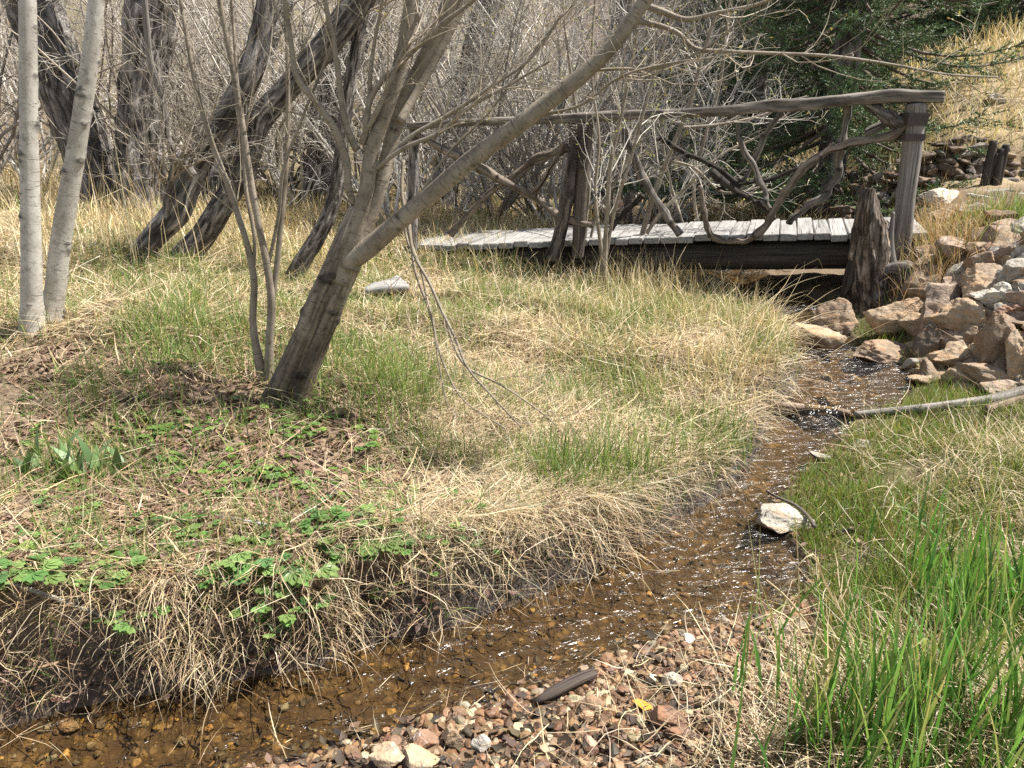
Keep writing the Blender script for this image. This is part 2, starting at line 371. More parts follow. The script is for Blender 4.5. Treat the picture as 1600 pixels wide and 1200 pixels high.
# ------------------------------------------------------------------ world, sun, camera
SUN_EL, SUN_AZ = math.radians(59), math.radians(82)        # azimuth measured from straight ahead towards the right
w = bpy.data.worlds.new("World"); scene.world = w; w.use_nodes = True
nt = w.node_tree; nt.nodes.clear()
sky = nt.nodes.new('ShaderNodeTexSky'); sky.sky_type = 'NISHITA'; sky.sun_disc = False; sky.sun_elevation = SUN_EL; sky.sun_rotation = SUN_AZ
sky.air_density = 1.2; sky.dust_density = 2.0; sky.altitude = 2300
bg = nt.nodes.new('ShaderNodeBackground'); bg.inputs[1].default_value = .095; wo = nt.nodes.new('ShaderNodeOutputWorld')
hs = nt.nodes.new('ShaderNodeHueSaturation'); hs.inputs['Saturation'].default_value = .5   # sky blue toned down by hand so skylight leaves the shade neutral
nt.links.new(sky.outputs[0], hs.inputs['Color']); nt.links.new(hs.outputs[0], bg.inputs[0]); nt.links.new(bg.outputs[0], wo.inputs[0])
sl = bpy.data.lights.new('sun', 'SUN'); sl.energy = 5.0; sl.angle = math.radians(.53); sl.color = (1, .965, .91)
so = bpy.data.objects.new('sun', sl); COL.objects.link(so)
sd = np.array([math.sin(SUN_AZ)*math.cos(SUN_EL), math.cos(SUN_AZ)*math.cos(SUN_EL), math.sin(SUN_EL)])
from mathutils import Vector
so.rotation_euler = Vector(sd).to_track_quat('Z', 'Y').to_euler(); so.location = (6, 10, 14)
cd = bpy.data.cameras.new('camera'); cam = bpy.data.objects.new('camera', cd); COL.objects.link(cam)
cd.sensor_width = 36; cd.lens = F/1600*36; cd.clip_start = .05; cd.clip_end = 500
cam.location = (0, 0, H); cam.rotation_euler = (PI/2-PITCH, 0, 0); scene.camera = cam
vs = scene.view_settings; vs.view_transform = 'Standard'; vs.look = 'None'; vs.gamma = 1; vs.exposure = EXPO
scene.cycles.max_bounces = 8; scene.cycles.use_denoising = DENO; scene.cycles.sample_clamp_direct = 3.5; scene.cycles.sample_clamp_indirect = 4; scene.cycles.transparent_max_bounces = 12; scene.cycles.diffuse_bounces = 4; scene.cycles.caustics_reflective = False; scene.cycles.caustics_refractive = False
# ------------------------------------------------------------------ materials
M = {}
M['aspen'] = mat_bark('pale_smooth_bark', (.43, .40, .345), (.29, .26, .215), (.56, .53, .47), len_=.75, bump=.3, rough=.7)
M['smooth'] = mat_bark('grey_tan_bark', (.235, .195, .145), (.13, .105, .078), (.34, .295, .23), len_=.8, bump=.4, rough=.75)
M['rough'] = mat_bark('furrowed_bark', (.235, .21, .19), (.12, .105, .093), (.36, .33, .305), furrow=1, bump=.9, rough=.95, vs=.7, lich=.15)
M['roughpale'] = mat_bark('grey_old_bark', (.21, .185, .16), (.11, .09, .075), (.33, .30, .265), furrow=1, bump=.8, rough=.95, vs=1.1, lich=.4)
M['stump'] = mat_bark('stump_bark', (.24, .185, .14), (.12, .088, .065), (.38, .32, .265), furrow=1, bump=.9, rough=.95, vs=1.2, lich=.25)
M['twig'] = mat_simple('twig_bark', (.2, .17, .13), .3, 40, .7, .3, True, .2)
M['wood'] = mat_wood('weathered_grey_wood', (.20, .178, .155), (.08, .068, .057), (.37, .34, .305))
M['woodbrown'] = mat_wood('weathered_brown_wood', (.22, .16, .11), (.10, .07, .05), (.34, .28, .22), .8)
M['deck'] = mat_wood('deck_wood', (.30, .285, .265), (.15, .138, .125), (.43, .415, .39), .5, .9)
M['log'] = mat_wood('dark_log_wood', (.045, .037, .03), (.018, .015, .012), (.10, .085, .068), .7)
M['blade'] = mat_blade('grass_blade', .4, .45)
M['straw'] = mat_blade('dry_grass_blade', .25, .6)
M['leaf'] = mat_blade('green_leaf', .3, .4, spec=.4)
M['litter'] = mat_blade('dead_leaf', .15, .7, spec=.2)
M['rock'] = mat_rock('rock', 1.0)
M['pebble'] = mat_simple('pebble', (.3, .2, .15), .35, 120, .6, .4, True, .4, .002)
M['conc'] = mat_simple('concrete', (.42, .41, .38), .15, 30, .9, .2, False, .3)
M['wire'] = mat_simple('rusty_wire', (.05, .035, .03), .4, 60, .6, .4, False, .2)
M['needle'] = mat_blade('spruce_needle', .15, .5, spec=.3)

n = NT('ground_soil'); zc = n.n('ShaderNodeSeparateColor', {'Color': n.attr('Col').outputs['Color']}).outputs; tz = n.n('ShaderNodeSeparateXYZ', {'Vector': n.attr('tc').outputs['Vector']}).outputs
g = n.n('ShaderNodeNewGeometry').outputs['Position']
a = n.noise(g, 9, 7, .7); b = n.noise(g, 55, 5, .65); c3 = n.noise(g, 2.2, 4, .6)
soil = n.ramp(b, [(.28, (.028, .020, .014)), (.5, (.085, .058, .038)), (.75, (.17, .12, .08))])
thatch = n.ramp(n.noise(n.mapv(g, (70, 140, 70)), 1.0, 5, .7, 2.5), [(.3, (.10, .07, .04)), (.5, (.30, .22, .12)), (.72, (.50, .40, .25))])
moss = n.ramp(b, [(.3, (.035, .035, .012)), (.5, (.075, .085, .022)), (.75, (.16, .15, .05))])
litc = n.ramp(b, [(.3, (.04, .026, .02)), (.5, (.12, .08, .058)), (.72, (.24, .17, .12))])
soil = n.mix(tz[0], soil, litc)
c = n.mix(n.math('MULTIPLY', n.ramp(a, [(.3, .55), (.6, 1)]), tz[2], True), soil, thatch)
c = n.mix(n.math('MULTIPLY', n.ramp(a, [(.35, .1), (.6, 1)]), tz[1], True), c, moss)
gr = n.n('ShaderNodeTexVoronoi', {'Vector': g, 'Scale': 75}, feature='F1'); grc = n.mix(n.ramp(n.n('ShaderNodeSeparateColor', {'Color': gr.outputs['Color']}).outputs[0], [(0, 0), (1, 1)]), (.10, .055, .035), (.30, .19, .125))
grc = n.mix(n.ramp(gr.outputs['Distance'], [(.35, 0), (.7, .8)]), grc, (.03, .02, .015))
c = n.mix(zc[1], c, grc)
bv = n.n('ShaderNodeTexVoronoi', {'Vector': n.mapv(g, (1, 1, .3)), 'Scale': 48}, feature='F1')
bedc = n.ramp(n.n('ShaderNodeSeparateColor', {'Color': bv.outputs['Color']}).outputs[0], [(0, (.04, .026, .014)), (.45, (.09, .06, .031)), (.8, (.14, .094, .047)), (1, (.24, .155, .065))])
bedc = n.mix(n.ramp(bv.outputs['Distance'], [(.3, 0), (.75, .75)]), bedc, (.03, .016, .007))
bedc = n.mix(n.ramp(n.noise(g, 6, 5, .7), [(.40, .75), (.62, 0)]), bedc, (.045, .026, .012))
c = n.mix(zc[0], c, bedc)
c = n.mix(zc[2], c, n.mix(1.0, c, (.26, .22, .165), 'MULTIPLY'))
rgh = n.math('SUBTRACT', .95, n.math('MULTIPLY', zc[2], .55))
hh = n.math('ADD', n.math('ADD', b, a), n.math('MULTIPLY', n.math('SUBTRACT', 1.0, gr.outputs['Distance']), zc[1]))
M['ground'] = n.done(n.bsdf(c, rgh, n.bump(hh, .8, .012), .4))

n = NT('stream_water'); g = n.n('ShaderNodeNewGeometry').outputs['Position']
fl = n.n('ShaderNodeMapping', {'Vector': g, 'Rotation': (0, 0, -math.radians(44)), 'Scale': (9, 24, 1)}).outputs[0]; r1 = n.noise(fl, 1.0, 3, .5, 1.2); r2 = n.noise(n.mapv(g, (46, 46, 1)), 1.0, 1.5, .5, .8)
bm_ = n.bump(n.math('ADD', r1, n.math('MULTIPLY', r2, .14)), 1.0, .026)
fr_ = n.n('ShaderNodeFresnel', {'IOR': 1.33, 'Normal': bm_}).outputs[0]
gl = n.n('ShaderNodeBsdfGlossy', {'Color': (1, 1, 1), 'Roughness': .22, 'Normal': bm_}).outputs[0]
tp = n.n('ShaderNodeBsdfTransparent', {'Color': (.94, .85, .66)}).outputs[0]
M['water'] = n.done(n.n('ShaderNodeMixShader', {0: fr_, 1: tp, 2: gl}).outputs[0])
# ------------------------------------------------------------------ ground sheet
rr = np.concatenate([np.geomspace(.25, 1.1, 40, endpoint=False), np.geomspace(1.1, 6.5, 420, endpoint=False), np.geomspace(6.5, 20, 130, endpoint=False), np.geomspace(20, 300, 60)])
aa = np.radians(np.concatenate([np.linspace(-180, -45, 70, endpoint=False), np.linspace(-45, 45, 520, endpoint=False), np.linspace(45, 180, 71)]))
RR, AA = np.meshgrid(rr, aa, indexing='ij'); X = RR*np.sin(AA); Y = RR*np.cos(AA)
I = info(X.ravel(), Y.ravel()); x, y, z = X.ravel(), Y.ravel(), I['z']
z = np.where(y < -1, np.minimum(z, .3), z)
def pxblob(px, py, x0, y0, rx, ry): return np.exp(-((px-x0)/rx)**2-((py-y0)/ry)**2)
GRAV = [(330,1240),(420,1188),(560,1150),(700,1105),(830,1072),(905,1045),(1000,1003),(1100,975),(1215,955),(1275,930),(1290,1000),(1260,1060),(1250,1130),(1210,1240)]
gravp = [tuple(at_z(*q, .02)[:2]) for q in GRAV]
def zones(x, y, I):
    px, py = proj(x, y, I['z']); dg, _, _ = polyd(x, y, gravp+gravp[:1]); ing = inpoly(x, y, gravp)
    gravel = np.where(ing, 1, 1-sm(0, .06, dg))*(~I['ins'])
    bed = np.where(I['ins'], 1., 0.); bed = np.maximum(bed, (I['right'] & (I['dR'] < .01))*1.)
    litter = np.clip((I['left'])*sm(650, 520, px+40*I['n2'])*sm(470, 560, py)*(1), 0, 1)
    return px, py, gravel, bed, litter
px, py, gravel, bed, litter = zones(x, y, I)
mud = np.where(I['left'], 1-sm(.08, .24, I['z']-I['w']+.05*I['n2']), 0)*sm(7, 5.5, y)
shelf = I['right']*(1-sm(.0, .25, I['dF']))*(1-gravel)*sm(6, 5, y)
mud = np.maximum(mud, .7*shelf*sm(.2, .5, fbm(x*6, y*6, 0, 77, 3)+.25*(1-sm(0, .15, I['dR'])))); mud = np.where(I['ins'], 0, mud)
green = np.clip(shelf*.9+I['left']*sm(560, 400, py)*.45*(px > 80)*(px < 1050), 0, 1)
straw = np.clip(np.where(I['left'], .85-.6*litter, np.where(I['dF'] > .1, .75*sm(6, 7, y)+.25, .3)), 0, 1)
straw = straw*(1-np.where(x < 1.5, .5, .95)*sm(9.5, 11.5, y-1.6*(x > 3)))
straw = np.where(I['left'], straw*sm(.05, .2, I['dL']), straw)
straw = np.where((I['dF'] > .05) & (y < 6) & I['right'], .12, straw)
gm = MB(); nr, na = RR.shape; ii = np.arange(nr-1)[:, None]*na+np.arange(na-1)[None]
gm.add(np.stack([x, y, z], 1), np.stack([ii, ii+na, ii+na+1, ii+1], -1).reshape(-1, 4)[:, ::-1], None, np.stack([bed, gravel, mud], 1), np.stack([litter, green, straw], 1))
go = gm.build('ground', M['ground']); go['kind'] = 'structure'
# ------------------------------------------------------------------ stream
st = .013; gx = np.arange(-3.2, 2.5, st); gy = np.arange(.3, 12.5, st); GX, GY = np.meshgrid(gx, gy, indexing='ij'); f = GX.ravel(); q = GY.ravel()
dl, il, _ = polyd(f, q, LE); dr, ir, _ = polyd(f, q, RE); ins = inpoly(f, q, STREAM); keep = ins | (np.minimum(dl, dr) < .07)
sc = np.interp(ir, np.arange(len(RE)), np.arange(len(RE)))
ux, uy = .72, .69; al = f*ux+q*uy; ac = -f*uy+q*ux
rip = .0055*fbm(ac*24+2.0*fbm(f*5, q*5, 0, 5, 2), al*9, 0, 61, 2)+.006*fbm(f*8, q*8, 0, 64, 2)
rip = rip*(1+1.4*sm(.2, .5, fbm(f*2.1, q*2.1, 0, 90, 2)))*sm(0, .05, np.minimum(dl, dr)+.012)
zw = wz(f, q)+rip; kp = keep.reshape(GX.shape); cells = kp[:-1, :-1] & kp[1:, :-1] & kp[:-1, 1:] & kp[1:, 1:]
idx = np.arange(f.size).reshape(GX.shape); cq = np.stack([idx[:-1, :-1], idx[1:, :-1], idx[1:, 1:], idx[:-1, 1:]], -1)[cells]
used = np.unique(cq); rm = np.full(f.size, -1); rm[used] = np.arange(len(used))
wm = MB(); wm.add(np.stack([f, q, zw], 1)[used], rm[cq]); wob = wm.build('stream', M['water']); wob['kind'] = 'structure'
# ------------------------------------------------------------------ gravel and stream stones
ST_COLS = [tuple(q*m_ for q, m_ in zip(c_, (.66, .60, .46))) for c_ in [(.26, .155, .10), (.20, .115, .075), (.32, .21, .14), (.34, .27, .20), (.14, .09, .065), (.42, .37, .31), (.08, .065, .055), (.29, .175, .11), (.24, .135, .085), (.17, .10, .07), (.27, .165, .105)]]
def stones(mb, x, y, z, size, cols, var=6, sub=2, sink=.3):
    k = rng.integers(0, var, len(x))
    for v in range(var):
        m = k == v
        if not m.any(): continue
        V, Fc = rockshape(sub, 300+v, 9, .05, .45, .8); nn = m.sum()
        az = rng.uniform(0, 2*PI, nn); tl = rng.normal(size=nn)*.35; s = np.stack([size[m]*rng.uniform(.8, 1.25, nn), size[m]*rng.uniform(.65, 1, nn), size[m]*rng.uniform(.4, .75, nn)], 1)
        P = V[None]*s[:, None]; c, sn = np.cos(tl)[:, None], np.sin(tl)[:, None]
        P = np.stack([P[..., 0], P[..., 1]*c-P[..., 2]*sn, P[..., 1]*sn+P[..., 2]*c], -1); c, sn = np.cos(az)[:, None], np.sin(az)[:, None]
        P = np.stack([P[..., 0]*c-P[..., 1]*sn, P[..., 0]*sn+P[..., 1]*c, P[..., 2]], -1)+np.stack([x[m], y[m], z[m]+s[:, 2]*(1-2*sink)], 1)[:, None]
        nv = len(V); Q = (np.arange(nn)[:, None, None]*nv+Fc[None]).reshape(-1, 3)
        mb.add(P.reshape(-1, 3), None, Q, np.repeat(pal(nn, cols, .2), nv, 0))
x, y, I, px, py = scatter(60000, 1.0, 3.0, -40, 45, lambda x, y, I, px, py: (inpoly(x, y, gravp) & ~I['ins'])*.55*np.where(px < 640, .14, 1)+((I['right']) & (I['dR'] < .07) & (py > 900))*.3)
mb = MB(); nn = len(x); sz = .0048+.014*rng.random(nn)**2.8
wetc = pal(nn, ST_COLS, .2)
stones(mb, x, y, I['z'], sz, ST_COLS); o = mb.build('gravel', M['pebble'], smooth=False); tag(o, 'reddish brown gravel bar along the near edge of the stream', 'gravel', kind='stuff')
print('gravel', nn)
x, y, I, px, py = scatter(16000, 1.2, 6, -42, 30, lambda x, y, I, px, py: I['ins']*.5)
mb = MB(); nn = len(x); stones(mb, x, y, I['z'], .003+.013*rng.random(nn)**4, [(.10, .066, .035), (.13, .088, .045), (.075, .05, .028), (.24, .145, .055), (.045, .034, .023), (.13, .11, .08)], sink=.42)
o = mb.build('stream_bed_pebbles', M['pebble'], smooth=False); tag(o, 'amber brown pebbles lying on the stream bed under clear water', 'pebbles', kind='stuff')
# ------------------------------------------------------------------ individual rocks
TAN, PINK, GREY, WHITE, RED, BRN, DRK = (.39, .305, .21), (.33, .26, .205), (.34, .32, .28), (.50, .47, .41), (.29, .185, .13), (.27, .205, .145), (.16, .13, .10)
ROCKS = [  # px, py centre; width, height in photo px; colour; tilt; depth ratio; label
 (1278,540,78,52,TAN,0,.8,'tan pyramid shaped rock standing at the stream edge left of the stump foot'),
 (1306,508,76,74,BRN,.05,.8,'layered brown block of rock under the bridge just left of the stump'),
 (1400,503,80,66,TAN,.1,.7,'brown cracked rock with a knob on top directly right of the stump base'),
 (1398,558,88,26,BRN,.12,.8,'low flat brown slab lying at the foot of the rock pile by the water'),
 (1463,492,58,84,PINK,.35,.45,'tall pinkish slab leaning to the right at the left end of the rock pile'),
 (1507,506,92,62,TAN,.15,.8,'big pale tan rock with a rusty face in the middle of the rock pile'),
 (1543,452,72,62,TAN,.1,.7,'smooth tan faced rock high in the pile below the white topped rock'),
 (1575,402,48,46,WHITE,0,.8,'white topped tan rock crowning the rock pile at the right edge'),
 (1546,396,24,26,RED,0,.8,'small dark red rock touching the left side of the white topped rock'),
 (1594,430,44,44,GREY,.1,.8,'rounded grey rock at the right edge under the white topped rock'),
 (1572,472,82,40,WHITE,.5,.5,'long pale slab sloping down to the left across the rock pile'),
 (1588,493,52,26,RED,.3,.6,'thin reddish slab at the right edge on top of the big rough boulder'),
 (1566,540,66,84,BRN,0,.8,'big rough brown boulder at the right edge of the rock pile'),
 (1595,566,44,76,TAN,.05,.7,'upright rock cut by the right edge in front of the rough boulder'),
 (1492,566,66,50,TAN,.1,.8,'blocky tan rock at the pile foot below the rusty faced rock'),
 (1450,540,44,62,DRK,.15,.7,'dark shaded rock under the leaning pinkish slab'),
 (1453,572,36,18,BRN,0,.9,'small brown stone at the foot of the dark shaded rock'),
 (1425,571,20,18,GREY,0,.9,'little grey pointed stone between the low slab and the pile'),
 (1548,594,76,34,BRN,.1,.8,'long low brown rock at the bottom of the pile above the driftwood log'),
 (1568,611,58,26,PINK,.1,.8,'low pinkish rock nearest the driftwood log at the pile bottom'),
 (1370,543,40,20,BRN,.1,.9,'low rounded brown stone behind the flat slab by the water'),
 (1330,556,18,15,WHITE,0,.8,'small bright white stone beside the pyramid shaped rock'),
 (1498,452,32,18,WHITE,.1,.8,'white flat stone behind the top of the leaning pinkish slab'),
 (1293,592,20,11,GREY,0,.9,'small pale stone in the upper pool nearest the left bank'),
 (1335,594,32,14,BRN,0,.9,'low brown wet stone in the middle of the upper pool'),
 (1292,628,36,20,BRN,0,.9,'rounded brown stone just above the little stick dam'),
 (1447,596,36,16,TAN,0,.9,'flat tan stone in the bright green moss beside the upper pool'),
 (1473,311,64,32,WHITE,-.05,.7,'pale cream slab on the bank top right of the bridge post'),
 (1488,336,62,28,BRN,-.3,.6,'dark brown slab leaning under the pale cream slab'),
 (1532,328,58,18,GREY,-.1,.8,'flat grey slab lying in front of the concrete step'),
 (1387,272,24,32,GREY,0,.8,'rounded grey stone topping the rubble left of the bridge post'),
 (1560,157,44,13,WHITE,.45,.7,'white rock lying in the dry grass on the hillside'),
 (1231,817,84,36,WHITE,-.08,.8,'large white flat topped rock at the right edge of the stream'),
 (1320,686,18,16,TAN,0,.9,'small tan stone at the right waterline below the stick dam'),
 (1347,699,32,14,GREY,-.1,.8,'flat grey stone in the moss beside the small tan stone'),
 (1283,716,30,14,GREY,0,.9,'wet grey stone standing in the water at the mossy edge'),
 (560,956,28,34,TAN,0,.8,'squarish tan stone stuck in the dark cut bank under the grass'),
 (605,1189,54,28,TAN,.05,.8,'rounded tan stone at the bottom edge left of its larger neighbour'),
 (656,1194,60,30,TAN,-.05,.8,'wide tan stone at the bottom edge of the photo'),
 (664,1163,50,32,RED,.1,.8,'reddish brown stone behind the two tan stones at the bottom edge'),
 (750,1168,30,32,WHITE,.3,.7,'pale angular stone at the bottom edge right of the pointed tan stone'),
 (708,1154,34,42,TAN,.35,.7,'pointed tan stone between the reddish brown and the pale angular stone at the bottom edge'),
 (1055,1068,36,26,WHITE,.2,.8,'largest white stone on the gravel bar'),
 (1044,1126,60,42,RED,.3,.7,'largest reddish brown rock on the gravel bar right of the orange leaf'),
 (925,1105,36,24,BRN,0,.8,'dull brown stone on the gravel between the driftwood and the orange leaf'),
 (1075,1002,24,13,WHITE,0,.8,'white pebble at the water edge at the far end of the gravel bar'),
 (1223,986,32,22,PINK,.1,.8,'smooth pinkish stone at the right end of the gravel bar'),
 (1020,1064,18,17,WHITE,0,.9,'small white pebble left of the largest white stone'),
 (853,1174,28,19,TAN,0,.8,'tan stone beside the dead leaves at the left end of the gravel'),
 (1130,1103,34,18,BRN,0,.9,'brown stone right of the largest reddish rock under the straw'),
 (1062,1152,42,22,RED,.1,.8,'low red stone in front of the largest reddish rock'),
 (105,1136,38,16,BRN,0,.8,'brown stone in the water at the bottom left below the bank'),
]
for k, (px, py, wp, hp, colr, tilt, dr, lab) in enumerate(ROCKS):
    b = G(px, py+hp*.36);
    if lab.startswith('rounded tan stone at the bottom') or lab.startswith('wide tan'): b = at_z(px, py+hp*.36, .02)
    s = mpp(b); bo = 1.16 if 370 < py < 630 and px > 1380 else 1.06
    sx, szz = wp*s/2*bo, hp*s/2*bo*1.04; sy = max(sx*dr, szz*.6)
    big = wp > 30
    V, Fc = rockshape(5 if big else 4, 40+k, 12 if big else 9, .075 if big else .05, .36, .78)
    P = V*np.array([sx, sy, szz])@rotm(0, tilt, 0).T@rotm(.12*math.sin(k), 0, .25*math.sin(k*2.3)).T
    ctr = b+np.array([0, sy*.55, szz*.62])
    mb = MB(); mb.add(P+ctr, None, Fc, np.asarray(colr)*(1+.1*math.sin(k*7)))
    o = mb.build('rock' if wp > 36 else 'stone', M['rock'], loc=ctr-np.array([0, 0, szz])); tag(o, lab, 'rock' if wp > 36 else 'stone')
g9 = np.random.default_rng(99)
for k in range(170):
    px = g9.uniform(1440, 1640) if k < 130 else g9.uniform(1640, 1790); py = g9.uniform(318, 615);
    if py < 330+(1600-px)*.55 or py > 640-(1600-px)*.25: continue
    b = G(px, py); s = mpp(b); sx = g9.uniform(18, 40)*s; V, Fc = rockshape(4, 1500+k, 11, .07, .36, .78)
    P = V*np.array([sx, sx*.8, sx*g9.uniform(.45, .75)])@rotm(g9.normal()*.3, g9.normal()*.4, g9.uniform(0, 6)).T
    mb = MB(); mb.add(P+b+np.array([0, sx*.5, .01]), None, Fc, np.array([TAN, BRN, PINK, BRN, GREY][k % 5])*g9.uniform(.8, 1.1)); o = mb.build('rock', M['rock'], loc=b)
    tag(o, 'plain brown rock wedged between the bigger rocks of the right bank pile', 'rock', 'filler rocks of the right bank pile')
# ------------------------------------------------------------------ dry stone wall, post, concrete
wl = thing('dry_stone_wall', 'low dry stone wall of brown rubble below the dry grass hill', 'wall', (3.9, 7.0, .75))
mb = MB(); m2 = MB()
xx = 2.95
for row in range(6):
    xx = 2.9+.05*(row % 3)
    while xx < 5.6:
        wd = random.uniform(.07, .22); V, Fc = rockshape(3, 900+random.randrange(400), 8, .09, .3, .75)
        zz = T(xx, 6.8)[0]+row*.062+random.uniform(-.015, .015); P = V*np.array([wd*.56, .13, random.uniform(.028, .05)])@rotm(0, random.uniform(-.12, .12), random.uniform(-.3, .3)).T
        (mb if row < 5 else m2).add(P+np.array([xx+wd/2, 6.98+.05*row+random.uniform(-.03, .03)+.1*(xx-3), zz]), None, Fc, np.array([BRN, DRK, BRN, DRK, GREY][random.randrange(5)])*random.uniform(.45, .9)); xx += wd*.98
mb.build('stone_course', M['rock'], wl); m2.build('coping', M['rock'], wl)
mb = MB()
for k in range(60):
    p = G(random.gauss(1385, 26), random.uniform(295, 345)); V, Fc = rockshape(3, 700+k, 9, .05, .45, .8)
    mb.add(V*np.array([.09, .07, .06])*random.uniform(.5, 1.1)@rotm(random.random(), random.random(), random.random()*6).T+p+np.array([0, .3, random.uniform(.0, .17)]), None, Fc, np.array([BRN, GREY, TAN][k % 3])*random.uniform(.55, .9))
o = mb.build('rubble_heap', M['rock'], loc=G(1385, 330)); tag(o, 'heap of brown rubble behind the bridge post and stump', 'rubble', kind='stuff')
p = at(1546, 306, 6.6); mb = MB(); hgt = 82*mpp(p)
for k in range(4): tube(mb, [p+np.array([(k-1.5)*.042, .02*(k % 2), -.12]), p+np.array([(k-1.5)*.040, .02*(k % 2), hgt*.55]), p+np.array([(k-1.5)*.037, 0, hgt*(1-.07*((k*3) % 4))])], [.035, .034, .028], 9, .03, .18, (3, 3), seed=k)
tag(mb.build('weathered_post', M['log'], loc=p), 'dark split old wooden post standing in front of the stone wall', 'post')
def box(mb, c, s, R=None, bev=.006):
    bm = bmesh.new(); bmesh.ops.create_cube(bm, size=1)
    for v in bm.verts: v.co = (v.co.x*s[0], v.co.y*s[1], v.co.z*s[2])
    bmesh.ops.bevel(bm, geom=bm.edges[:], offset=bev, segments=2, affect='EDGES'); bm.verts.ensure_lookup_table()
    V = np.array([v.co[:] for v in bm.verts]); tr = []
    for fc in bm.faces:
        q = [v.index for v in fc.verts]; tr += [(q[0], q[i], q[i+1]) for i in range(1, len(q)-1)]
    bm.free()
    tc = V.copy()
    if R is not None: V = V@np.asarray(R).T
    mb.add(V+np.asarray(c), None, tr, (1, 1, 1), tc[:, [1, 2, 0]]); return mb
p = at(1573, 322, 5.9); mb = box(MB(), p+np.array([.12, .15, 0]), (.55, .3, .13), rotm(0, 0, .08)); tag(mb.build('concrete_step', M['conc'], smooth=False, loc=p), 'pale concrete step block on the bank top at the right edge', 'step')
p = at(1545, 303, 6.3); mb = box(MB(), p, (.40, .1, .05), rotm(0, -.06, .15)); tag(mb.build('grey_timber', M['wood'], smooth=False, loc=p), 'short grey timber lying behind the concrete step', 'timber')
# ------------------------------------------------------------------ footbridge
A = at(1448, 363, 5.25); Bp = at(652, 381, 6.5); u = Bp-A; LEN = np.linalg.norm(u); u = u/LEN
pv = np.array([-u[1], u[0], 0]); pv = pv/np.linalg.norm(pv); pv = pv if pv[1] > 0 else -pv; up = np.cross(pv, u); up = up if up[2] > 0 else -up
WID = .82
br = thing('footbridge', 'weathered rustic wooden footbridge with crooked branch railing across the stream', 'bridge', (A+Bp)/2-np.array([0, 0, .3]))
def bp(s, t, h): return A+u*s+pv*t+up*h           # along, across, above the deck top
Rb = np.stack([u, pv, up], 1)
mb = MB(); s = -.02; k = 0
while s < LEN:
    wd = .105+.03*random.random(); b2 = box(MB(), bp(s+wd/2, WID/2+random.uniform(-.018, .018), -.024+random.uniform(-.005, .005)+.012*math.sin(s*1.3)), (wd-.006, WID+random.uniform(-.03, .03), .046), Rb@rotm(random.uniform(-.012, .012), random.uniform(-.02, .02), random.uniform(-.012, .012)), .005)
    tc = b2.u[0][:, [0, 2, 1]].copy(); tc = b2.u[0][:, [2, 1, 0]]+np.array([k*.37, k*.11, 0])
    mb.add(b2.v[0], None, b2.t[0], np.ones(3)*random.uniform(.82, 1.12), np.stack([b2.u[0][:, 2], b2.u[0][:, 1], b2.u[0][:, 0]], 1)+np.array([k*.37, k*.11, k*.7])); s += wd; k += 1
mb.build('deck', M['deck'], br, smooth=False)
for t_, r_ in ((.13, .105), (WID-.13, .10)):
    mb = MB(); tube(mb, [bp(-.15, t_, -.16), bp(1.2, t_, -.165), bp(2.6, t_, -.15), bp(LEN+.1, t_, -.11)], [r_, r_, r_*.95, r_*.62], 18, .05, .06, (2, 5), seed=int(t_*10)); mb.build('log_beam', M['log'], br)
def bline(x):                                     # distance of the near edge of the bridge under a photo column
    d = ray(x, 375); k = (A[0]*d[1]-A[1]*d[0])/(u[1]*d[0]-u[0]*d[1]); return (A+u*k)[1]
def bpath(pts, off=-.02):
    P = []; R = []
    for (x, y, wd) in pts: p = at(x, y, bline(x)+off); P.append(p); R.append(.5*wd*mpp(p))
    return np.array(P), np.array(R)
P, R = bpath([(1474,151,21),(1440,151,23),(1400,150,25),(1350,154,23),(1310,158,21),(1270,162,22),(1220,165,23),(1190,166,20),(1150,172,20),(1100,175,17),(1040,178,17),(980,180,17),(940,182,18),(890,185,17),(820,188,15),(740,191,14),(640,197,13)], -.03)
mb = MB(); tube(mb, P, R*.82, 20, .02, .22, (3, 6), sq=6, seed=4, flat=1.6, furrow=.05, col=(.85, .82, .78)); mb.build('handrail', M['wood'], br)
# posts
def part(name, pts, mat, off=-.03, sides=10, amp=.1, sq=0, seed=1, kn=0, col=(1, 1, 1), fur=0):
    P, R = bpath(pts, off); mb = MB(); R = R*.92
    if kn:
        P, R = smooth_path(P, R, .10); g2 = np.random.default_rng(seed); P = P+g2.normal(size=P.shape)*.0045; R = R*(1+.16*g2.normal(size=len(R)))
    L = np.linalg.norm(np.diff(P, axis=0), axis=1).sum()
    ks = [(q, g2.uniform(0, 6.28), .02, .7) for q in np.arange(.08, L, .17)] if kn else ()
    tube(mb, P, R, sides, .012, amp, (3, 6), sq=sq, seed=seed, col=col, lump=.06, furrow=fur, knots=ks); return mb.build(name, mat, br)
part('post', [(1402,412,27),(1408,370,27),(1415,310,26),(1424,240,26),(1431,162,27)], M['wood'], -.05, 14, .04, 6, 2)
po = part('post', [(902,402,20),(905,370,22),(906,320,24),(911,260,25),(914,195,26)], M['wood'], -.05, 12, .15, 0, 3, col=(.55, .5, .46))
part('post', [(862,405,26),(872,375,22),(880,340,22),(888,300,22),(893,260,20),(897,215,18)], M['rough'], -.10, 12, .2, 0, 4, col=(.6, .55, .5))
part('post', [(645,392,17),(645,340,17),(646,280,18),(648,200,18)], M['rough'], -.02, 12, .1, 0, 5)
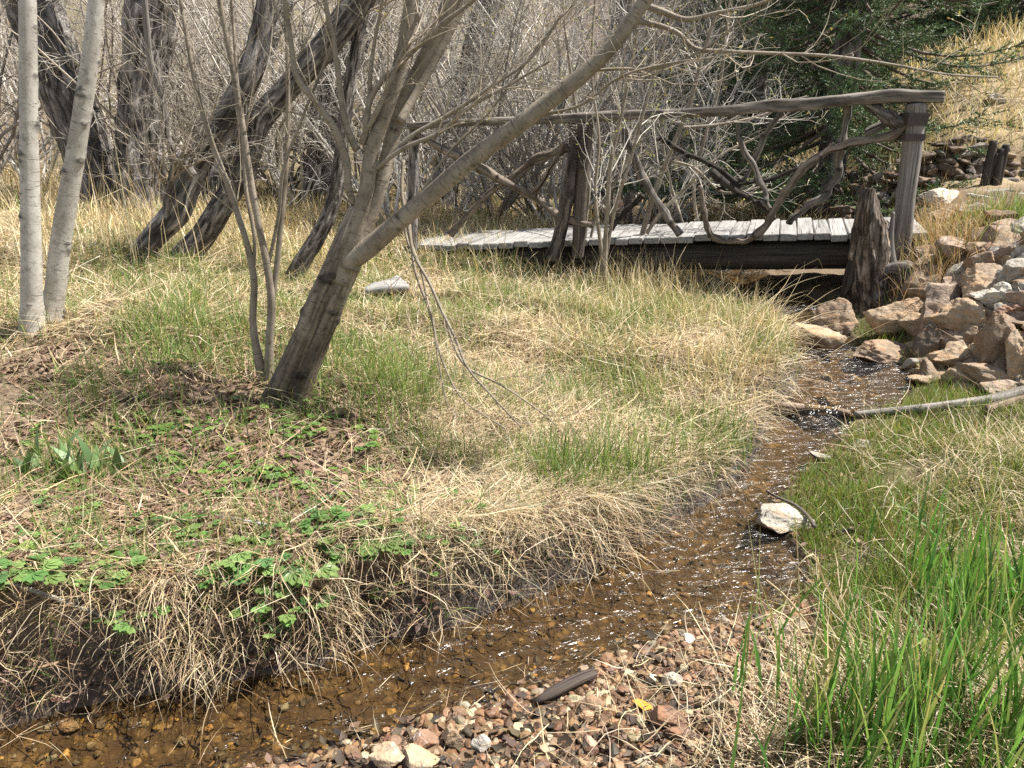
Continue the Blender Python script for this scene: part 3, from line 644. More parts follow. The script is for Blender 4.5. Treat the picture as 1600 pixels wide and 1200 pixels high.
# wire binding
mb = MB()
for k in range(17):
    yc = 193+k*4.4; c = at(905 if k < 12 else 902, yc, bline(905)-.075); rad = (27-.3*k)*mpp(c)*.62; th = np.linspace(0, 2*PI, 25)
    P = c+np.stack([np.cos(th)*rad, np.sin(th)*rad*.95, .006*np.sin(th*2+k)], 1); tube(mb, P, np.full(25, .0042), 5, .02, 0, seed=k, cap=False, col=(5.5, 6.5, 7) if k % 2 else (3, 3.2, 3.2))
mb.build('wire_binding', M['wire'], br)
for (yy, hw) in ((186, 9), (214, 5)):
    c = at(1427-(yy-186)*.15, yy, bline(1425)-.05); r = 15.5*mpp(c); P = [c+np.array([r*sx_*1.0, r*sy_*1.0, 0]) for sx_, sy_ in ((-1, -1), (1, -1), (1, 1), (-1, 1), (-1, -1))]
    mb = MB(); zz = hw*mpp(c);
    for i in range(4): mb.add([P[i]-[0, 0, zz], P[i+1]-[0, 0, zz], P[i+1]+[0, 0, zz], P[i]+[0, 0, zz]], [(0, 1, 2, 3)])
    mb.build('strap', M['wire'], br, smooth=False)
BR = [ # crooked branches of the railing
 ([(652,212,11),(700,236,12),(760,266,13),(800,290,14),(838,308,14),(868,334,12),(895,346,11),(926,352,9)], 'woodbrown', -.06),
 ([(908,224,13),(885,232,13),(838,250,12),(800,278,11),(772,296,11),(735,330,11),(703,366,12)], 'woodbrown', -.02),
 ([(882,222,8),(868,250,8),(850,280,8),(833,302,9)], 'woodbrown', -.08),
 ([(975,202,12),(988,240,13),(1002,270,13),(1014,296,13),(1032,322,12),(1048,348,13),(1062,366,14)], 'wood', -.05),
 ([(1152,191,9),(1158,228,10),(1176,258,10),(1187,282,10),(1197,306,10),(1201,328,10)], 'wood', -.03),
 ([(1422,187,22),(1400,208,20),(1378,215,17),(1345,221,15),(1312,228,14),(1288,240,14),(1262,258,15),(1240,282,15),(1225,304,15),(1212,328,14),(1199,350,13),(1184,366,14),(1162,377,11),(1135,377,10),(1112,366,10),(1102,345,9),(1099,318,8),(1092,290,7)], 'woodbrown', -.05),
 ([(1325,165,12),(1320,195,12),(1315,222,12),(1312,250,12),(1308,276,13),(1290,304,12),(1264,322,12),(1238,341,11),(1228,350,11)], 'wood', .05),
 ([(1352,164,13),(1372,172,22),(1390,184,25),(1408,196,26),(1420,206,22)], 'roughpale', -.03),
 ([(1410,180,11),(1382,194,13),(1350,210,12)], 'wood', .04),
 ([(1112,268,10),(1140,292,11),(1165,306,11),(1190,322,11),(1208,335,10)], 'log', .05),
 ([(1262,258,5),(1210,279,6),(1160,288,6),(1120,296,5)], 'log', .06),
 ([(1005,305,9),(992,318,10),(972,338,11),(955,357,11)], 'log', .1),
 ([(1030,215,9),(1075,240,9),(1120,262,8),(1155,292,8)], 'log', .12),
 ([(1150,300,7),(1170,270,8),(1188,225,9),(1205,195,9),(1222,172,8)], 'wood', .15)]
for k, (pts, mt, off) in enumerate(BR): part('rail_branch', pts, M['wood' if mt == 'woodbrown' else mt], off, 14, .28, 0, 20+k, 1, col=(.92, .82, .72) if mt == 'woodbrown' else (.85, .83, .8), fur=.10)
# ------------------------------------------------------------------ stump
b = G(1352, 478); Ys = b[1]
sp_ = thing('tree_stump', 'tall weathered split stump standing at the right end of the bridge', 'stump', b)
mb = MB(); P, R = pxpath([(1362,494,58),(1361,470,66),(1359,440,75),(1359,400,74),(1360,360,66),(1360,330,57),(1361,311,46),(1363,298,30)], Ys)
tube(mb, P, R, 64, .006, .30, (5, 7), seed=31, furrow=.05, lump=.08)
V = mb.v[0]; top = P[-1][2]; V[:, 2] -= np.clip((V[:, 0]-P[-1][0])*1.6, -.02, .14)*sm(.70, 1.0, (V[:, 2]-b[2])/(top-b[2])); mb.build('trunk', M['stump'], sp_)
mb = MB(); c = at(1384, 445, Ys-.03); s_ = mpp(c); th = np.linspace(.3, 5.9, 16)
tube(mb, c+np.stack([np.cos(th)*24*s_, -.08-.03*np.cos(th), np.sin(th)*30*s_], 1), np.array([11+5*math.sin(q*2.3) for q in th])*s_, 20, .008, .6, (4, 9), seed=9, furrow=.15, col=(.85, .82, .8)); mb.build('burl', M['wood'], sp_)
mb = MB(); P, R = pxpath([(1384,488,34),(1392,470,32),(1395,445,24),(1390,415,16),(1386,380,12),(1390,330,6)], Ys, .02); tube(mb, P-np.array([0, .05, 0]), R, 14, .012, .3, (4, 3), seed=12, col=(1.1, 1.1, 1.1)); mb.build('splinter', M['wood'], sp_)
mb = MB(); P, R = pxpath([(1318,462,10),(1326,440,22),(1330,420,18),(1336,392,10)], Ys); tube(mb, P, R, 12, .015, .3, (4, 4), seed=19); mb.build('root', M['log'], sp_)
# ------------------------------------------------------------------ fallen wood
def stick(name, pts, mat, lab, cat, Ysrc=None, sides=8, amp=.15, lift=0.0, col=(1, 1, 1)):
    P = []; R = []
    for (x, y, wd) in pts:
        p = G(x, y) if Ysrc is None else at(x, y, Ysrc); p = p+np.array([0, 0, lift+.35*wd*mpp(p)]); P.append(p); R.append(.5*wd*mpp(p))
    mb = MB(); tube(mb, P, R, sides, .02, amp, (3, 5), seed=len(lab), col=col, lump=.12); return tag(mb.build(name, M[mat], loc=P[0]), lab, cat)
stick('driftwood_log', [(1610,614,20),(1560,628,19),(1500,636,17),(1440,642,14),(1390,646,12),(1335,650,9)], 'wood', 'long grey driftwood log lying from the rock pile towards the stick dam', 'log')
stick('driftwood_log', [(1612,626,16),(1580,634,17),(1540,646,15)], 'woodbrown', 'short brown broken log in front of the long driftwood log at the right edge', 'log')
stick('dam_stick', [(1203,640,10),(1240,645,12),(1280,649,12),(1325,654,9)], 'woodbrown', 'brown stick lying across the stream as a tiny dam', 'stick', lift=.02)
stick('driftwood_stick', [(836,1104,9),(860,1094,16),(890,1078,18),(922,1064,17),(930,1060,10)], 'log', 'dark wet driftwood stick at the water edge of the gravel bar', 'stick', col=(1.6, 1.5, 1.5), lift=.01)
stick('twig_on_rock', [(1196,786,4),(1215,798,5),(1240,810,6),(1258,826,6),(1270,845,7)], 'wood', 'thin bare twig resting across the white flat topped rock', 'twig', lift=.05, col=(.6, .55, .5))
stick('dark_stick', [(1300,838,8),(1330,832,9),(1355,836,6)], 'log', 'black wet stick in the moss right of the white flat topped rock', 'stick', col=(.6, .6, .6))
stick('dark_stick', [(1420,790,9),(1470,778,12),(1510,770,11),(1545,768,8)], 'log', 'dark wet stick half buried in the moss at the right', 'stick')
stick('dead_stalk', [(340,816,4),(400,828,6),(450,838,5)], 'deck', 'pale dead stalk lying on the leafy bank between the green plants', 'stalk', lift=.02)
stick('dead_stalk', [(10,925,6),(70,945,7),(150,975,6),(230,1005,5)], 'deck', 'long pale stalk sloping down the bank at the left edge', 'stalk', lift=.03)
p0 = G(605, 460); mb = MB()
for k in range(5): tube(mb, [p0+np.array([-.13+.02*k, .03*k-.05, .03+.012*(k % 3)]), p0+np.array([.0, .03*k-.05, .05+.012*(k % 2)]), p0+np.array([.15-.02*k, .03*k-.03, .055+.01*k])], [.028, .035, .022], 9, .02, .3, (4, 3), seed=k+50)
tag(mb.build('weathered_wood_chunk', M['deck'], loc=p0), 'pale splintered chunk of wood lying in the grass behind the leaning tree', 'wood')
p0 = G(1004, 1110); mb = MB(); mb.add(p0+np.array([[-.028, 0, .03], [.0, -.02, .018], [.03, -.004, .012], [.004, .012, .02], [-.012, .008, .03]]), None, [(0, 1, 4), (1, 3, 4), (1, 2, 3)], (.55, .24, .03))
tag(mb.build('orange_leaf', M['litter'], loc=p0), 'single bright orange dead leaf on the gravel bar', 'leaf')
# ------------------------------------------------------------------ trees of the foreground
def knots_for(L, nmax, seed, size=.012, dep=.35):
    g = np.random.default_rng(seed); l = .1; out = []
    while l < L and len(out) < nmax: out += [(l, g.uniform(0, 2*PI), size*g.uniform(.6, 1.3), dep), (l+.03, g.uniform(0, 2*PI), size*g.uniform(.4, 1.), dep)]; l += g.uniform(.06, .22)
    return out
def crown(mb, rows, per1, per2, l1, l2, col, n1=7, n2=5, up=.3, up2=.1, tr1=(.3, 1), rg=None, rmax=.008, per3=0, l3=(.06, .2), tip=.0009, ang=(.4, .9)):
    P = np.concatenate([r[0] for r in rows]); R = np.concatenate([r[1] for r in rows])
    P1, R1 = grow(P, R, per1, l1, ang, n1, up, .16, tr1, .5, rmax, tip, rg); btubes(mb, P1, R1, 4, col)
    P2, R2 = grow(P1, R1, per2, l2, (.4, 1.0), n2, up2, .2, (.15, 1), .6, rmax*.5, tip, rg); btubes(mb, P2, R2, 3, col)
    if per3:
        P3, R3 = grow(P2, R2, per3, l3, (.4, 1.1), 4, up2, .2, (.1, 1), .7, rmax*.3, tip*.8, rg); btubes(mb, P3, R3, 3, col); return P3, R3
    return P2, R2
def buds(mb, P, R, n, size, col):
    M_, m, _ = P.shape; i = rng.integers(0, M_, n); t = rng.uniform(.3, 1, n)*(m-1); k = np.minimum(t.astype(int), m-2); f = (t-k)[:, None]
    B = P[i, k]*(1-f)+P[i, k+1]*f; d = nrm(nrm(P[i, k+1]-P[i, k])+.6*rng.normal(size=(n, 3))); s = size*rng.uniform(.6, 1.4, n)[:, None]
    w = nrm(np.cross(d, rng.normal(size=(n, 3))))*s*.22
    V = np.stack([B, B+d*s*.5+w, B+d*s, B+d*s*.5-w], 1); mb.add(V.reshape(-1, 3), np.arange(n*4).reshape(-1, 4), None, np.repeat(pal(n, col, .2), 4, 0))
# pale trunks on the left
def aspen(pts, lab, seed, top):
    b = G(pts[0][0], pts[0][1]-6); t = thing('aspen_tree', lab, 'tree', b, 'pale aspen trunks at the left'); P, R = pxpath(pts, b[1])
    P[0] = P[0]-np.array([0, 0, .05]); P = np.vstack([P, top]); R = np.append(R, R[-1]*.55)
    L = np.linalg.norm(np.diff(P, axis=0), axis=1).sum(); mb = MB(); Ps, Rs = tube(mb, P, R, 44, .008, .035, (2, 4), seed=seed, knots=knots_for(L, 90, seed, .022, .35)); mb.build('trunk', M['aspen'], t)
    rows = [rs(Ps[int(len(Ps)*.62):], Rs[int(len(Ps)*.62):], 8)]; mb = MB(); crown(mb, rows, 14, 9, (.5, 1.1), (.15, .4), (.22, .19, .15), rmax=.012); mb.build('twigs', M['twig'], t); return t
b = G(50, 506); q = pxpath([(44, 0, 33)], b[1])[0][0]
aspen([(54,522,60),(52,506,48),(50,470,40),(49,400,37),(47,300,35),(45,200,33),(44,100,33),(43,0,32)], 'nearly upright pale aspen trunk, leftmost of the forked looking pair', 5, np.array([q[0]-.05, q[1]+.1, 4.6]))
b = G(88, 490); q = pxpath([(150, 0, 30)], b[1])[0][0]
aspen([(74,506,56),(79,490,45),(86,455,38),(92,400,37),(103,330,37),(115,260,35),(128,180,33),(140,100,31),(151,0,29)], 'pale aspen trunk leaning right beside the upright one at the left edge', 8, np.array([q[0]+.3, q[1]+.2, 4.6]))
# the leaning multi stem tree in front
b = G(442, 622); Y0 = b[1]
ft = thing('leaning_tree', 'smooth grey tan tree leaning right with several stems in the foreground', 'tree', b)
for k, pts in enumerate(([(428,645,66),(442,606,50),(461,560,42),(480,518,41),(498,472,40),(516,430,38),(531,394,36),(546,356,32),(556,325,24)], [(458,645,62),(467,606,48),(487,552,42),(505,510,41),(525,462,40),(541,422,39),(554,386,36),(566,356,26)])):
    mb = MB(); P, R = pxpath(pts, Y0, .0); P[:, 1] += .012*k; tube(mb, P, R, 40, .008, .13, (3, 4), seed=41+k, lump=.05, furrow=.035, knots=knots_for(1.2, 8, 41+k, .02, .35))
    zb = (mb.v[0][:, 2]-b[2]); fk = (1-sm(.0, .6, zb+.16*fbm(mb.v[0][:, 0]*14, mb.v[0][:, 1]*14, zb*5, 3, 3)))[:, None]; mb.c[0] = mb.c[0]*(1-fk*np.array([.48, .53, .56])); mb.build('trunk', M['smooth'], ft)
def limb(name, pts, mat='smooth', dy=0.0, Y=None, par=None, sides=20, seed=1, ext=None, kn=0, amp=.05):
    P, R = pxpath(pts, Y0 if Y is None else Y, dy)
    if ext is not None: P = np.vstack([P, P[-1]+np.asarray(ext)]); R = np.append(R, R[-1]*.6)
    mb = MB(); L = np.linalg.norm(np.diff(P, axis=0), axis=1).sum()
    Ps, Rs = tube(mb, P, R, sides, .012, amp, (2, 5), seed=seed, knots=knots_for(L, kn, seed, .007, .3)); mb.build(name, M[mat], par or ft); return Ps, Rs
stems = []
stems.append(limb('branch', [(532,440,36),(547,390,34),(557,355,30),(566,320,27),(572,297,26),(580,241,26),(604,170,25),(629,85,25),(643,0,25)], seed=2, ext=(.25, .1, 1.5), kn=14))
stems.append(limb('branch', [(545,420,40),(556,385,36),(574,345,29),(593,297,25),(606,241,25),(627,170,25),(667,85,26),(705,0,28)], dy=.08, seed=3, ext=(.55, .15, 1.4), kn=14))
stems.append(limb('branch', [(540,412,36),(572,390,35),(612,356,32),(645,328,31),(680,298,31),(736,250,30),(800,203,29),(860,156,28),(920,108,27),(965,62,26),(1005,5,24)], dy=-.15, seed=4, ext=(.9, -.1, .9), kn=16))
stems.append(limb('branch', [(625,190,16),(645,155,14),(684,85,15),(726,0,17)], dy=.1, seed=5, ext=(.5, .1, 1.2)))
thin = [([(558,235,13),(548,215,13),(535,165,11),(528,110,10),(520,60,9),(508,0,8)], -.03), ([(566,225,13),(572,205,12),(577,160,10),(590,135,10),(625,100,9),(660,66,9),(700,30,8),(735,5,7)], -.05),
        ([(577,165,9),(580,100,7),(590,40,6),(598,0,5)], -.04), ([(553,320,10),(546,300,13),(541,250,14),(522,200,13),(490,155,12),(466,125,11),(455,70,9),(447,0,8)], -.06), ([(565,215,8),(575,200,9),(600,150,8),(625,90,7),(655,20,6)], -.09),
        ([(596,258,8),(640,215,8),(700,180,7),(760,140,6),(830,90,5),(880,20,4)], -.07), ([(585,265,8),(630,232,8),(690,205,7),(730,170,7),(800,130,5),(860,95,4)], -.1), ([(1000,6,12),(1035,18,11),(1070,30,9),(1120,20,7),(1200,0,6)], -.16),
        ([(985,32,10),(1030,40,9),(1060,52,8),(1085,75,8),(1130,80,7),(1200,83,6),(1300,88,6),(1400,102,5),(1470,115,4),(1560,121,3)], -.2), ([(790,205,7),(850,180,6),(905,165,5),(970,120,5),(1040,100,4),(1110,90,3)], -.18), ([(900,112,6),(960,108,5),(1040,104,5),(1110,70,4),(1160,30,3)], -.2),
        ([(640,330,5),(700,240,5),(760,180,4),(850,60,4),(900,0,3)], .02)]
for k, (pp, dy) in enumerate(thin): stems.append(limb('branch', pp, dy=dy, sides=10, seed=30+k, ext=(.1, -.05, .5) if pp[-1][1] < 20 else None))
mb = MB(); rg2 = np.random.default_rng(77)
P2, R2 = crown(mb, [rs(a[len(a)//6:], c[len(a)//6:], 10) for a, c in stems[4:]], 9, 4, (.25, .6), (.08, .25), (.33, .275, .20), up=.35, rg=rg2, rmax=.0035, tip=.0008, tr1=(.1, 1))
crown(mb, [rs(a[len(a)*2//3:], c[len(a)*2//3:], 10) for a, c in stems[:4]], 10, 6, (.4, 1.0), (.15, .4), (.33, .275, .20), up=.4, rg=rg2, rmax=.006, tip=.001)
mb.build('twigs', M['twig'], ft)
mb = MB(); buds(mb, P2, R2, 500, .012, [(.34, .30, .08), (.28, .2, .08)]); mb.build('buds', M['leaf'], ft)['kind'] = 'stuff'
# sapling with thin stems left of it
b = G(418, 598); sg = thing('young_sapling', 'thin multi stemmed sapling standing left of the leaning tree', 'sapling', b); ys = b[1]; st_ = []
for k, (pp, dy) in enumerate([([(414,606,22),(404,560,16),(396,510,13),(396,430,12),(388,390,11),(360,300,11),(330,220,10),(310,150,9),(292,60,8),(282,0,7)], 0), ([(420,606,20),(421,540,15),(424,470,14),(418,420,13),(402,340,12),(388,260,12),(376,180,11),(362,100,10),(343,0,9)], -.04),
        ([(424,480,10),(432,420,10),(440,340,10),(447,260,9),(450,180,8),(449,90,7),(444,0,6)], .03), ([(395,430,7),(398,380,7),(385,300,7),(378,200,7),(370,120,6),(362,0,5)], .05), ([(418,420,7),(436,330,6),(440,280,6),(478,170,5),(520,60,4)], -.06)]):
    st_.append(limb('stem', pp, 'smooth', dy, ys, sg, 10, 60+k, (.0, .05, .7)))
mb = MB(); P2, R2 = crown(mb, [rs(a[len(a)//4:], c[len(a)//4:], 10) for a, c in st_], 9, 4, (.2, .6), (.06, .2), (.30, .25, .18), up=.4, rg=np.random.default_rng(5), rmax=.0032, tr1=(.05, 1), ang=(.3, .8)); mb.build('twigs', M['twig'], sg)
# drooping dead stems in the grass in front of the leaning tree
dg = thing('drooping_dead_branch', 'thin dead branch drooping from behind the leaning tree into the grass', 'branch', G(770, 660)); st_ = []
for k, pp in enumerate([[(630,250,6.1),(628,300,6.1),(637,350,6.1),(648,400,5.4),(670,440,5.4),(690,485,4.8),(712,530,4.8),(728,570,4.1),(770,620,3.4),(815,668,2.7)], [(640,350,4.8),(648,420,4.8),(672,490,4.1),(690,560,3.4),(720,620,2.7),(790,670,2.0)], [(690,485,4.1),(728,572,4.1),(780,600,3.4),(840,640,2.7),(870,665,2.0)], [(632,300,4.8),(638,380,4.1),(650,400,4.1),(668,470,3.4),(676,500,3.4),(684,560,2.7),(700,640,2.0)]]):
    st_.append(limb('branch', pp, 'smooth', [-.35, -.3, -.35, -.25][k], 3.1, dg, 8, 90+k))
mb = MB(); crown(mb, [rs(a, c, 10) for a, c in st_], 9, 4, (.1, .4), (.05, .18), (.27, .21, .15), up=-.1, rg=np.random.default_rng(15), rmax=.002); mb.build('twigs', M['twig'], dg)
# gnarled dark leaning trees behind
def gnarled(name, lab, cat, base, limbs, mat, twc, seed, ext=(.5, .2, 1.6), furrow=.14, tw=(14, 8), tname='trunk', grp=None):
    b = G(*base); t = thing(name, lab, cat, b, grp); out = []
    for k, (pp, dy, mt) in enumerate(limbs):
        P, R = pxpath(pp, b[1], dy);
        if k == 0: P[0] = P[0]-np.array([0, 0, .06])
        if pp[-1][1] <= 5: P = np.vstack([P, P[-1]+np.asarray(ext)]); R = np.append(R, R[-1]*.7)
        mb = MB(); big = R.mean() > .03
        out.append(tube(mb, P, R, 36 if big else 12, .02 if big else .02, .12, (3, 4), seed=seed+k, furrow=furrow if mt != 'wood' else 0, lump=.06)); mb.build(tname if k == 0 else 'branch', M[mt], t)
    mb = MB(); rows = [rs(a[len(a)//3:], c[len(a)//3:], 9) for a, c in out]; crown(mb, rows, tw[0], tw[1], (.4, 1.2), (.15, .5), twc, up=.15, rg=np.random.default_rng(seed), rmax=.009, per3=3, l3=(.08, .3), tr1=(.1, 1)); mb.build('twigs', M['twig'], t); return t
TWG = (.25, .215, .17)
gnarled('gnarled_tree', 'dark rough gnarled tree leaning right with a grey dead limb, behind the aspens', 'tree', (214, 408), [([(196,424,44),(218,400,42),(248,362,44),(276,330,46),(290,296,44),(306,262,44),(330,218,42),(362,170,42),(392,110,44),(408,50,42),(420,0,42)], .2, 'rough'),
   ([(302,274,16),(284,246,16),(264,222,15),(258,180,14),(250,140,13),(236,100,12),(230,50,12),(226,0,12)], -.1, 'wood'), ([(262,345,14),(262,310,18),(270,270,12),(276,240,9)], -.1, 'rough')], 'rough', TWG, 21)
gnarled('gnarled_tree', 'grey barked tree leaning right with a bulge at its bend beside the dark gnarled tree', 'tree', (284, 404), [([(262,420,54),(290,398,48),(318,368,44),(350,318,42),(378,270,40),(398,216,36),(404,186,46),(420,168,42),(450,138,40),(482,102,42),(520,58,44),(560,0,46)], .25, 'roughpale')], 'roughpale', TWG, 34)
gnarled('gnarled_tree', 'slim mottled grey tree leaning right just left of the foreground tree', 'tree', (458, 438), [([(446,448,32),(466,420,30),(490,380,28),(512,340,26),(526,295,26),(532,250,24),(540,180,22),(552,100,20),(572,0,18)], .2, 'roughpale')], 'roughpale', TWG, 55, tw=(10, 6))
gnarled('cottonwood_tree', 'massive dark furrowed trunk leaning left behind the two aspens', 'tree', (165, 322), [([(176,345,118),(160,310,98),(140,250,92),(112,170,92),(84,90,96),(50,0,100)], .3, 'rough')], 'rough', TWG, 65, (-.9, .3, 2.6), .2, (10, 8))
gnarled('cottonwood_tree', 'thick upright furrowed trunk behind the dark gnarled tree', 'tree', (222, 326), [([(222,340,104),(220,300,90),(218,220,84),(222,140,82),(230,60,84),(238,0,88)], .3, 'rough')], 'rough', TWG, 75, (.2, .3, 2.6), .2, (10, 8))
gnarled('cottonwood_tree', 'thick dark trunk leaning right behind the slim mottled tree', 'tree', (492, 318), [([(485,335,64),(497,290,58),(505,240,56),(512,170,54),(540,90,56),(575,0,60)], .4, 'rough')], 'rough', TWG, 85, (.7, .3, 2.4), .18, (10, 8))
gnarled('cottonwood_tree', 'grey trunk seen between the stems of the foreground tree and the long right limb', 'tree', (690, 318), [([(690,335,50),(700,260,44),(712,180,40),(738,90,40),(765,0,42)], .5, 'roughpale')], 'roughpale', TWG, 95, (.4, .3, 2.4), .12, (10, 8))
gnarled('cottonwood_tree', 'dark trunk behind the middle bridge post', 'tree', (930, 312), [([(940,330,34),(936,250,32),(945,170,30),(960,80,32),(975,0,32)], .5, 'rough')], 'rough', TWG, 105, (.4, .3, 2.4), .12, (10, 8))
gnarled('cottonwood_tree', 'dark slanting limb of a tree crossing behind the top left bend of the gnarled trees', 'tree', (330, 318), [([(322,335,40),(340,260,40),(372,180,40),(400,100,42),(440,0,44)], .6, 'rough')], 'rough', TWG, 115, (.6, .3, 2.4), .14, (10, 8))
gnarled('cottonwood_tree', 'pale grey slanting trunk between the bridge rail and the spruce', 'tree', (1140, 322), [([(1130,335,20),(1165,250,19),(1190,160,18),(1200,80,17),(1212,0,17)], .5, 'roughpale')], 'roughpale', TWG, 125, (.3, .3, 2.0), .1, (6, 4))
# willow saplings in front of the bridge
WIL = [(945, 458, [[(945,462,9),(945,400,9),(949,330,8),(955,250,8),(968,190,7),(985,110,6),(1003,0,5)], [(945,450,7),(938,380,7),(930,300,6),(936,220,5),(925,120,4),(930,0,4)], [(947,400,6),(960,330,6),(985,250,5),(1010,160,5),(1040,60,4),(1055,0,3)]], 'slender bare sapling with pale stems in front of the middle bridge post'),
       (1003, 440, [[(985,446,11),(1000,380,10),(1020,310,10),(1050,230,9),(1075,170,8),(1100,80,7),(1125,0,6)], [(1000,380,7),(1035,330,7),(1075,290,6),(1130,240,5),(1190,210,4),(1240,170,3)], [(1040,250,6),(1080,260,5),(1130,300,4),(1200,290,3)], [(1060,200,6),(1120,195,5),(1190,180,4),(1260,150,3)]], 'bare sapling with budding twigs spreading right in front of the bridge rail'),
       (918, 428, [[(916,432,8),(914,360,8),(920,280,7),(905,200,6),(890,100,5),(880,0,4)], [(916,400,5),(935,330,5),(975,260,4),(1000,180,4)]], 'thin dark sapling crowding the double bridge post'),
       (1085, 430, [[(1083,434,7),(1092,370,7),(1084,300,6),(1100,220,6),(1125,130,5),(1140,0,4)], [(1088,400,5),(1060,330,5),(1040,250,4),(1030,170,4)]], 'thin sapling with crossing twigs right of the budding one by the bridge')]
for k, (bx, by, sts, lab) in enumerate(WIL):
    b = G(bx, by); t = thing('willow_sapling', lab, 'sapling', b, 'bare saplings in front of the bridge'); st_ = []
    for j, pp in enumerate(sts): st_.append(limb('stem', pp, 'smooth', (-.1, .15, -.15, .05)[j], b[1], t, 9, 150+k*9+j, (.05, 0, .5) if pp[-1][1] <= 5 else None))
    mb = MB(); P2, R2 = crown(mb, [rs(a[len(a)//6:], c[len(a)//6:], 10) for a, c in st_], 12, 4, (.25, .8), (.08, .3), (.46, .42, .355), up=.2, rg=np.random.default_rng(200+k), rmax=.0045, tip=.0011, tr1=(.05, 1)); mb.build('twigs', M['twig'], t)
    mb = MB(); buds(mb, P2, R2, 260, .022, [(.36, .36, .09), (.30, .25, .10), (.22, .26, .06)]); mb.build('buds', M['leaf'], t)['kind'] = 'stuff'
# ------------------------------------------------------------------ shrub thicket (copies of three bare shrubs)
def shrub_proto(k, hgt, col, nst):
    g2 = np.random.default_rng(400+k); t = thing('bare_shrub', 'x', 'shrub', (0, 0, 0)); S = np.zeros((nst, 2, 3)); az = g2.uniform(0, 2*PI, nst)
    S[:, 0] = np.stack([np.cos(az)*.15, np.sin(az)*.15, np.zeros(nst)], 1)*g2.random((nst, 1)); S[:, 1] = S[:, 0]+np.stack([np.cos(az)*.3, np.sin(az)*.3, np.full(nst, .5)], 1)
    P, R = grow(S, np.full((nst, 2), .03), 1, (hgt*.7, hgt*1.2), (.05, .5), 9, .25, .14, (0, .05), .6, .017, .003, g2); mb = MB(); btubes(mb, P, R, 5, col); mb.build('stems', M['twig'], t)
    mb = MB(); P1, R1 = grow(P, R, 13, (.4, 1.1), (.4, 1.1), 6, .1, .25, (.12, 1), .5, .007, .0018, g2); btubes(mb, P1, R1, 3, col)
    P2, R2 = grow(P1, R1, 5, (.15, .5), (.4, 1.2), 5, .05, .25, (.1, 1), .6, .004, .0016, g2); btubes(mb, P2, R2, 3, col); mb.build('twigs', M['twig'], t); return t
def copytree(t):
    r = t.copy(); COL.objects.link(r)
    for ch in t.children:
        c = ch.copy(); COL.objects.link(c); c.parent = r
    return r
PR = [shrub_proto(0, 2.6, (.50, .46, .40), 13), shrub_proto(1, 3.2, (.28, .245, .205), 15), shrub_proto(2, 2.0, (.44, .395, .32), 18)]
SH = [(60,300,9,0,1),(20,290,11,1,1.1),(190,295,9.5,1,1),(270,292,9,2,1.2),(340,300,8.5,1,.9),(395,292,10,0,1.1),(440,296,9,1,1),(465,300,8.6,0,1),(575,300,9,1,1),(610,300,8,0,1),(660,290,10,1,1.2),(720,300,9,0,1),(770,296,8.8,1,1),(800,292,10.5,2,1.2),(850,300,9,1,1),(880,296,8.6,0,1.1),
      (990,300,9,1,1),(1040,300,8.6,0,1),(960,296,10,0,1.1),(120,280,13,1,1.5),(300,275,13,0,1.5),(480,275,13,1,1.5),(640,275,13.5,0,1.6),(760,275,14,1,1.6),(900,275,13,0,1.5),(1020,275,13,1,1.5),(1100,275,14,0,1.6),(0,275,14,0,1.6),(400,265,17,1,1.9),(560,265,17,0,1.9),(720,265,18,1,2),(850,265,18,0,2),(1000,265,18,1,2),(200,265,17,0,2),(50,265,18,1,2),(-60,300,8,1,1.1)]
first = {}
SH = [q for k, q in enumerate(SH) if not (q[2] > 12.5 and k % 2 and k < len(SH)-1)]
for k, (px, py, yy, v, s) in enumerate(SH):
    p = at(px, py, yy); z = T(p[0], p[1])[0]
    o = PR[v] if v not in first else copytree(PR[v]); first[v] = 1
    o.location = (p[0], p[1], z-.05); o.rotation_euler = (0, 0, k*2.1); o.scale = (s, s, s*(1+.1*math.sin(k)))
    o['group'] = 'bare grey shrubs filling the background'
    o['label'] = 'bare grey brown leafless shrub in the tangled background thicket' if k < len(SH)-1 else 'leafless shrub at the far left edge behind the aspens'
